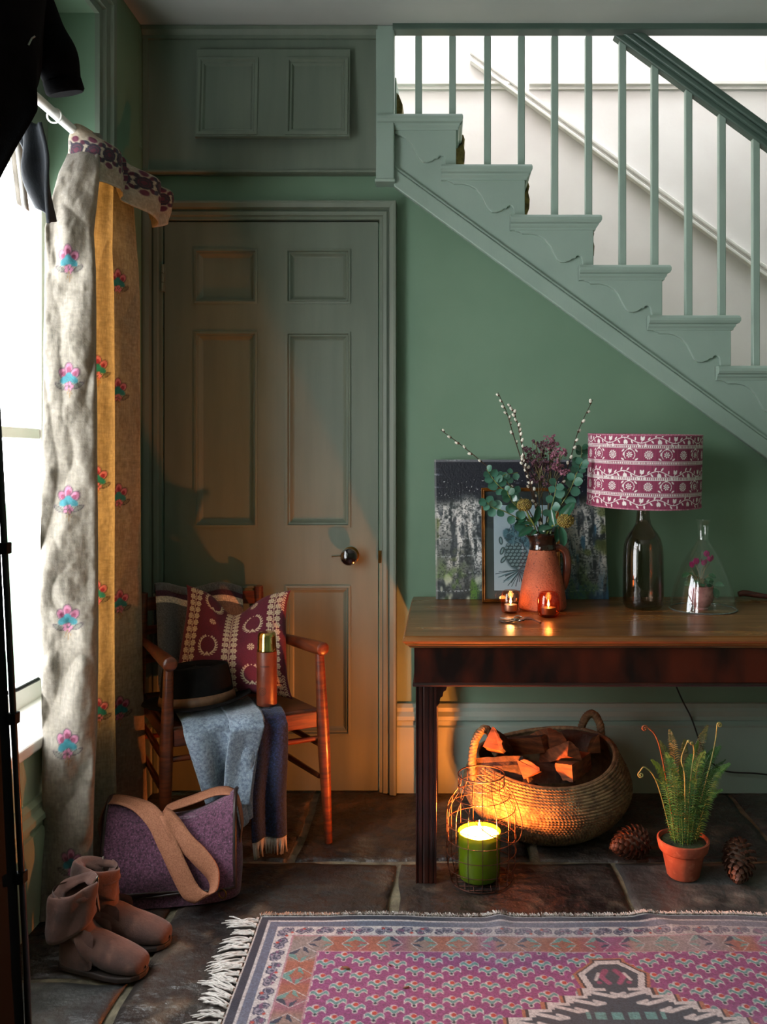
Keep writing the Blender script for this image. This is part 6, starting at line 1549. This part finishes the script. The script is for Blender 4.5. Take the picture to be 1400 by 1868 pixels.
# folded pale blue-grey scarf hanging over the seat front
fdir = (FR-FL).normalized(); fout = Vector((fdir.y, -fdir.x, 0))      # out of the seat front
def frontpt(t, z, outd): c = FL.lerp(FR, t); return Vector((c.x, c.y, z))+fout*outd
def drape(u, v, t0, t1, back, lip, L, fold, seed, amp=.012, taper=0.0, zbase=SZ+.006):
    """v: along the cloth from the seat over the front edge and down"""
    s = t0+(t1-t0)*u; tot = back+lip+L; dq = v*tot; w_ = amp*math.sin(u*fold+seed)*(.25+.75*min(1, v*1.3))
    if dq < back: return frontpt(s, zbase+abs(w_)*.35, -back+dq)+Vector((0,0,.004))
    if dq < back+lip: a = (dq-back)/lip*pi/2; return frontpt(s, zbase-.020*(1-math.cos(a))+abs(w_)*.3, .028*math.sin(a)+.004)
    q_ = (dq-back-lip)/L; sm = (t0+t1)/2; s = sm+(s-sm)*(1-taper*q_)
    return frontpt(s, zbase-.020-q_*L, .034+w_+.012*math.sin(q_*5+seed))
scf = thing('grey_scarf', (-.70, 2.5, .1), 'pale blue-grey wool scarf hanging over the front of the chair seat under the hat', 'scarf')
M_SCF = mat('pale_blue_grey_wool', C8(150,166,182), C8(104,118,136), rough=.97, scale=120, bump=.7, bscale=240, bdist=.003, sheen=.3, c3=C8(196,206,214), fac3=.5, scale3=200)
def sc1(u, v):
    p = drape(u, v, .08, .60, .20, .04, .27, 9.5, .4, .020, .45)
    q_ = max(0, (v*.51-.24)/.27)
    p += fdir*(.030*q_)
    if q_ > .72: p.z -= .03*(q_-.72)*math.sin(u*pi)
    return p
sheetsolid('scarf_cloth', sc1, 60, 70, M_SCF, scf, .007)
def sc2(u, v): p = drape(u, v, .36, .58, .10, .04, .225, 5, 2.2, .012, .25, SZ+.014); p += fout*(.026+.014*math.sin(u*3.1)); p += fdir*(-.055*max(0, v-.35)); return p
sheetsolid('upper_fold', sc2, 30, 60, M_SCF, scf, .007)
def sc3(u, v):
    a = u*2*pi; c = frontpt(.36, .165, .055); return c+fdir*(math.cos(a)*.055*(1-.25*v))+fout*(math.sin(a)*.030)+Vector((0,0,-.05+.075*v+.016*math.cos(a)))
o = MB().grid(sc3, 30, 12, cu=True).build('rolled_end', M_SCF, scf, smooth='all', fix=False); solid(o, .006)

# navy throw with pale fringe
tw = thing('navy_throw', (-.56, 2.56, .02), 'navy wool throw with a white fringe hanging to the floor in front of the chair', 'throw')
M_NAVY = mat('navy_melange_wool', C8(30,42,80), C8(9,12,26), rough=.97, scale=160, bump=.7, bscale=260, bdist=.003, sheen=.2, c3=C8(60,78,128), fac3=.6, scale3=240)
def tw1(u, v): p = drape(u, v, .515, .745, .17, .045, .345, 8.5, 1.0, .013, -.02, SZ+.004); p += fdir*(.0); return p
sheetsolid('throw_cloth', tw1, 44, 80, M_NAVY, tw, .008)
rg = random.Random(5)
for k in range(26):
    u = (k+.5)/26; p = tw1(u, 1.0); m = MB(); l = rg.uniform(.058, .078)
    l = min(l, p.z-.006); x1 = rg.uniform(-.008, .008); y1 = rg.uniform(-.006, .006)
    for s in range(2): m.tube([p+fdir*(.0015*s), p+fdir*(.0015*s+x1*.4)+fout*y1*.5+Vector((0,0,-l*.5)), p+fdir*(.0025*s+x1)+fout*y1+Vector((0,0,-l))], [.0018,.0018,.0012], 5)
    m.build('fringe_strand', M_FRINGE, tw, smooth='all')

# black felt hat
HX, HY = -.762, 2.632; hz0 = SZ+.030
ht_ = thing('felt_hat', (HX, HY, hz0), 'black felt hat with a brown ribbon band resting on the chair seat', 'hat')
HMt = Matrix.Translation((HX, HY, hz0)) @ rotm('Z', 15) @ rotm('Y', -3) @ rotm('X', -4)
M_FELT = mat('black_felt', C8(17,16,15), C8(10,9,9), rough=1, scale=60, bump=.4, bscale=300, spec=.15)
def brim(u, v):
    a = 2*pi*u; r = .098+.050*v; z = .012*v*v*math.cos(2*a)+.016*v**3*abs(math.sin(a))-.004*v; return fv((r*math.cos(a)*1.10, r*math.sin(a)*.95, z+.004))
m = MB().grid(brim, 64, 8, cu=True); m.v = [tuple(HMt @ Vector(p)) for p in m.v]; o = m.build('brim', M_FELT, ht_, smooth='all', fix=False); solid(o, .004)
def crown(u, v):
    a = 2*pi*u; z = .112*math.sin(min(1, v*1.35)*pi/2) if v < .74 else .112*math.sin(pi/2); r = .102*(1-.17*min(1, v/.74)) if v < .74 else .0847*(1-(v-.74)/.26)
    if v > .60: z -= .020*((v-.60)/.40)*math.exp(-(math.sin(a)*1.4)**2)*(1 if v > .74 else .5)+.012*max(0, math.cos(a))*0
    x = r*math.cos(a)*1.10; y = r*math.sin(a)*.95
    if x > .02 and v > .4: y *= 1-.25*min(1, (x-.02)/.06)*min(1, (v-.4)/.3)
    return fv((x, y, z+.003))
m = MB().grid(crown, 64, 30, cu=True); m.v = [tuple(HMt @ Vector(p)) for p in m.v]; m.build('crown', M_FELT, ht_, smooth='all', fix=False)
m = MB().lathe_open([(.1040,.004),(.1020,.018),(.0990,.031)], 64); m.v = [tuple(HMt @ Vector((p[0]*1.10, p[1]*.95, p[2]))) for p in m.v]; o = m.build('ribbon_band', mat('brown_hat_ribbon', C8(104,72,46), C8(80,54,34), rough=.6, scale=60), ht_, smooth='all'); solid(o, .002, 1)

# ------------------------------------------------------------------ tweed satchel
yaw = 9; BGX, BGY = -.746, 2.350
bg = thing('tweed_satchel', (BGX, BGY, 0), 'plum tweed satchel with a tan webbing strap on the floor in front of the chair', 'bag')
BM = Matrix.Translation((BGX, BGY, 0)) @ rotm('Z', yaw)
M_TWEED = mat('plum_tweed', C8(108,64,88), C8(58,34,50), rough=.95, scale=170, detail=3, bump=.9, bscale=330, bdist=.003, sheen=.2, c3=C8(170,120,150), fac3=.5, scale3=260)
M_DLEA = mat('dark_brown_leather', C8(44,26,22), C8(28,17,15), rough=.4, scale=20)
bw, bdp, bh = .172, .066, .225
def bagbody(u, v):
    a = 2*pi*u; n_ = 3.2; c, s = math.cos(a), math.sin(a); k = (abs(c)**n_+abs(s)**n_)**(-1/n_)
    bul = 1+.07*math.sin(pi*v)-.05*v; th = 1-.55*sst(.55, 1, v)
    z = v*bh+.006*math.sin(a*3)*v-.018*sst(.7, 1, v)*math.cos(c*2.2)
    return fv((bw*k*c*(bul+.05*(1-v)), bdp*k*s*bul*th*(1+.12*(1-v)), z+.003))
m = MB().grid(bagbody, 72, 26, cu=True)
top_ = len(m.v); m.f.append(tuple(25*72+i for i in range(72))); m.f.append(tuple(reversed(range(72))))
m.v = [tuple(BM @ Vector(p)) for p in m.v]; m.build('bag_body', M_TWEED, bg, smooth=True, angle=60)
def flap(u, v):
    """from the rear top, over the ridge and down the front; v 0..1"""
    x = (u-.5)*2*bw*.965; d_ = v*.36
    ridge = bh+.010-.020*math.cos((u-.5)*5.0)+.024*(abs(u-.5)*2)**3
    if d_ < .04: y = .050-d_; z = ridge-.012+d_*.3
    elif d_ < .14: a = (d_-.04)/.10*pi/2; y = .010-.050*math.sin(a)-.018*(1-math.cos(a)); z = ridge-.052*(1-math.cos(a))+.004*math.sin(a*2)
    else: q_ = (d_-.14)/.22; y = -.058-.026*q_-.012*math.sin(pi*q_)+.006*math.sin(u*9+q_*3)*q_; z = ridge-.052-q_*(ridge-.052-.048)
    return fv((x*(1+.04*v), y, z+.004*math.sin(u*7)*(v > .3)))
m = MB().grid(flap, 50, 44); m.v = [tuple(BM @ Vector(p)) for p in m.v]; o = m.build('flap', M_TWEED, bg, smooth='all', fix=False); solid(o, .006)
edge = [flap(0, v/30) for v in range(31)]+[flap(u/24, 1) for u in range(1, 25)]+[flap(1, 1-v/30) for v in range(1, 31)]
MB().tube([BM @ p for p in edge], .0055, 8).build('leather_piping', M_DLEA, bg, smooth='all')
M_WEB = mat('tan_webbing', C8(170,112,82), C8(140,88,62), rough=.8, scale=300, bump=.8, bscale=400, bstretch=(1,1,1), bdist=.002)
def ribbon(ctrl, name, wdir, w=.024, n=12, mt=M_WEB):
    c = cr([Vector(p[:3]) for p in ctrl], n); wv = cr([Vector(p) for p in wdir], n); m = MB(); N = len(c); v = []; f = []
    for i in range(N):
        wn = wv[i].normalized()*w
        for k in range(5): v.append(BM @ (c[i]+wn*(k/2-1)))
    for i in range(N-1):
        for k in range(4): f.append((i*5+k, i*5+k+1, i*5+6+k, i*5+5+k))
    m.add(v, f); o = m.build(name, mt, bg, smooth='all', fix=False); solid(o, .004); return o
rdg = bh+.004
ribbon([(-.178,.0,.150),(-.190,.0,.215),(-.165,-.005,rdg+.042),(-.10,-.018,rdg+.034),(-.045,-.052,rdg+.008),(-.005,-.082,rdg-.050),(.030,-.105,.115),(.062,-.120,.062),(.090,-.128,.046)], 'strap_front_loop',
       [(0,1,0),(0,1,0),(0,1,.05),(.15,.9,.2),(.55,.5,.55),(.8,.15,.5),(.85,.0,.45),(.85,.0,.5),(.8,-.2,.55)])
ribbon([(.090,-.128,.046),(.118,-.124,.062),(.118,-.112,.100),(.080,-.098,.145),(.035,-.080,.185),(-.005,-.055,rdg+.004),(-.02,-.02,rdg+.012),(.05,.018,rdg+.022),(.12,.022,rdg+.040),(.165,.010,rdg+.030),(.184,.0,.190),(.180,.0,.140)], 'strap_back_run',
       [(.8,-.2,.55),(.5,-.6,.5),(.5,-.3,.7),(.7,.0,.6),(.75,.1,.5),(.4,.8,.3),(.1,1,.1),(0,1,.15),(0,1,.1),(0,1,0),(0,1,0),(0,1,0)])
m = MB(); rc = BM @ Vector((.140,-.098,.040)); m.tube([rc+Vector((.011*math.cos(a), -.004*math.cos(a), .012*math.sin(a))) for a in np.linspace(0, 2*pi, 25)[:-1]], .0018, 6, closed=True); m.build('metal_ring', M_BRASS, bg, smooth='all')
MB().tube([BM @ Vector((bw*k*1.02, -bdp*1.24*(1-.10*abs(k)**5), .040+.006*math.sin(k*2))) for k in np.linspace(-.98, .98, 30)], .0035, 8).build('base_piping', M_DLEA, bg, smooth='all')

# ------------------------------------------------------------------ suede boots
M_SUEDE = mat('taupe_suede', C8(94,64,54), C8(64,42,36), rough=.95, scale=14, bump=.5, bscale=160, sheen=.12, c3=C8(124,88,76), fac3=.4, scale3=24)
M_SOLE = mat('dark_rubber_sole', C8(48,34,28), C8(32,24,20), rough=.7, scale=30)
def boot(loc, ang, label, seed, sc_=1.0, cuffopen=0):
    t = thing('suede_boot', tuple(loc), label, 'boot', 'pair of slouchy suede boots')
    M = Matrix.Translation(loc) @ rotm('Z', ang) @ Matrix.Scale(sc_, 4); rg = random.Random(seed)
    # toe at +x; sections (x, z, pitch, half width, half height)
    secs = [(.150,.020,0,.004,.004),(.147,.024,0,.020,.012),(.138,.027,2,.032,.019),(.115,.031,4,.040,.025),(.085,.036,8,.043,.031),(.050,.044,16,.041,.038),(.018,.056,30,.040,.046),(-.012,.074,52,.036,.047),(-.026,.098,74,.035,.043),(-.030,.122,88,.036,.042),(-.028,.146,92,.038,.043),(-.031,.172,88,.040,.045)]
    n = 26; v = []; f = []
    ss = cr([Vector((s[0], s[1], s[2])) for s in secs], 4); s2 = cr([Vector((s[3], s[4], 0)) for s in secs], 4)
    for j in range(len(ss)):
        x, z, pt_ = ss[j]; wv, hv = s2[j].x, s2[j].y; q_ = j/(len(ss)-1)
        wr = (.0045*math.sin(q_*46+seed)+.002*math.sin(q_*71))*float(sst(.42, .62, q_))
        for k in range(n):
            a = 2*pi*k/n; ly = math.cos(a)*(wv+wr); lz = math.sin(a)*(hv+wr*(1+.6*math.sin(a*2+q_*12))+.003*math.sin(a*3+q_*9)*float(sst(.5,.8,q_)))
            ca_, sa_ = math.cos(R(pt_)), math.sin(R(pt_))
            p = Vector((x-lz*sa_, ly, z+lz*ca_)); p.z = max(p.z, .012)
            v.append(p)
    for j in range(len(ss)-1):
        for k in range(n): f.append((j*n+k, j*n+(k+1) % n, (j+1)*n+(k+1) % n, (j+1)*n+k))
    f.append(tuple(range(n)))
    MB().add(v, f, M).build('upper', M_SUEDE, t, smooth='all', fix=False)
    # heel fills the back of the foot
    m = MB(); hs = [(-.072,.018,.012),(-.074,.040,.020),(-.070,.070,.030),(-.062,.095,.034)]
    pass
    bk_ = [(.040,.036),(-.020,.0325),(-.046,.0285),(-.062,.0165),(-.0665,0),(-.062,-.0165),(-.046,-.0285),(-.020,-.0325),(.040,-.036)]
    m = MB(); v2 = []; f2 = []
    for (zz_, k1) in ((.011,1.0),(.030,1.02),(.055,1.0),(.080,.90),(.100,.78)): v2 += [(x*k1 if x < 0 else x, y*k1, zz_) for x, y in bk_]
    for j in range(4):
        for k in range(8): f2.append((j*9+k, j*9+k+1, j*9+10+k, j*9+9+k))
    m.add(v2, f2, M); o = m.build('heel_quarter', M_SUEDE, t, smooth='all', fix=False); subd(o, 1)
    out = [(.152,0),(.147,.018),(.134,.033),(.110,.042),(.075,.043),(.030,.037),(-.020,.034),(-.046,.030),(-.062,.018),(-.067,0)]
    out = out+[(x, -y) for x, y in reversed(out[1:-1])]
    m = MB(); m.prism(out, 'z', .001, .013); m.v = [tuple(M @ Vector(p)) for p in m.v]; m.build('sole', M_SOLE, t, bevel=.003)
    # fold-over cuff: slouched sheet round the shaft, open with a zip edge
    def cuff(u, q_):
        a = 2*pi*(u*.93+.035)+pi*.1+cuffopen; rx = .047+.003*math.sin(a*3+seed)+.014*max(0, q_-.25); ry = .043+.003*math.sin(a*2+seed)+.012*max(0, q_-.25)
        z = .182+.014*math.sin(a+seed)-abs(q_-.22)*.100*(1+.30*math.sin(a+2.2+seed)+.25*math.exp(-(u/.12)**2)); ins = max(0, .22-q_)*.07; bulge = .0045*math.sin(pi*min(1, q_*1.6))+.003*math.sin(a*5+q_*4)
        return fv((-.030+(rx+bulge-ins)*math.cos(a)-.010*q_, (ry+bulge-ins)*math.sin(a), z))
    m = MB().grid(cuff, 54, 16); m.v = [tuple(M @ Vector(p)) for p in m.v]; o = m.build('folded_cuff', M_SUEDE, t, smooth='all', fix=False); solid(o, .0035)
    zp = [M @ cuff(0.0, q_/14) for q_ in range(15)]; MB().tube(zp, .0022, 6).build('zip', MATS['dull_metal'], t, smooth='all')
    MB().box(-.040,-.018,-.010,.010,.118,.120,M).build('insole', M_SOLE, t)
boot(Vector((X(160,2.02), 2.015, .001)), -14, 'nearer taupe suede boot with its cuff flopped forward', 1, 1.04)
boot(Vector((X(200,2.12), 2.125, .001)), -8, 'further taupe suede boot with its zip open, touching the satchel', 4, 1.04, 1.3)
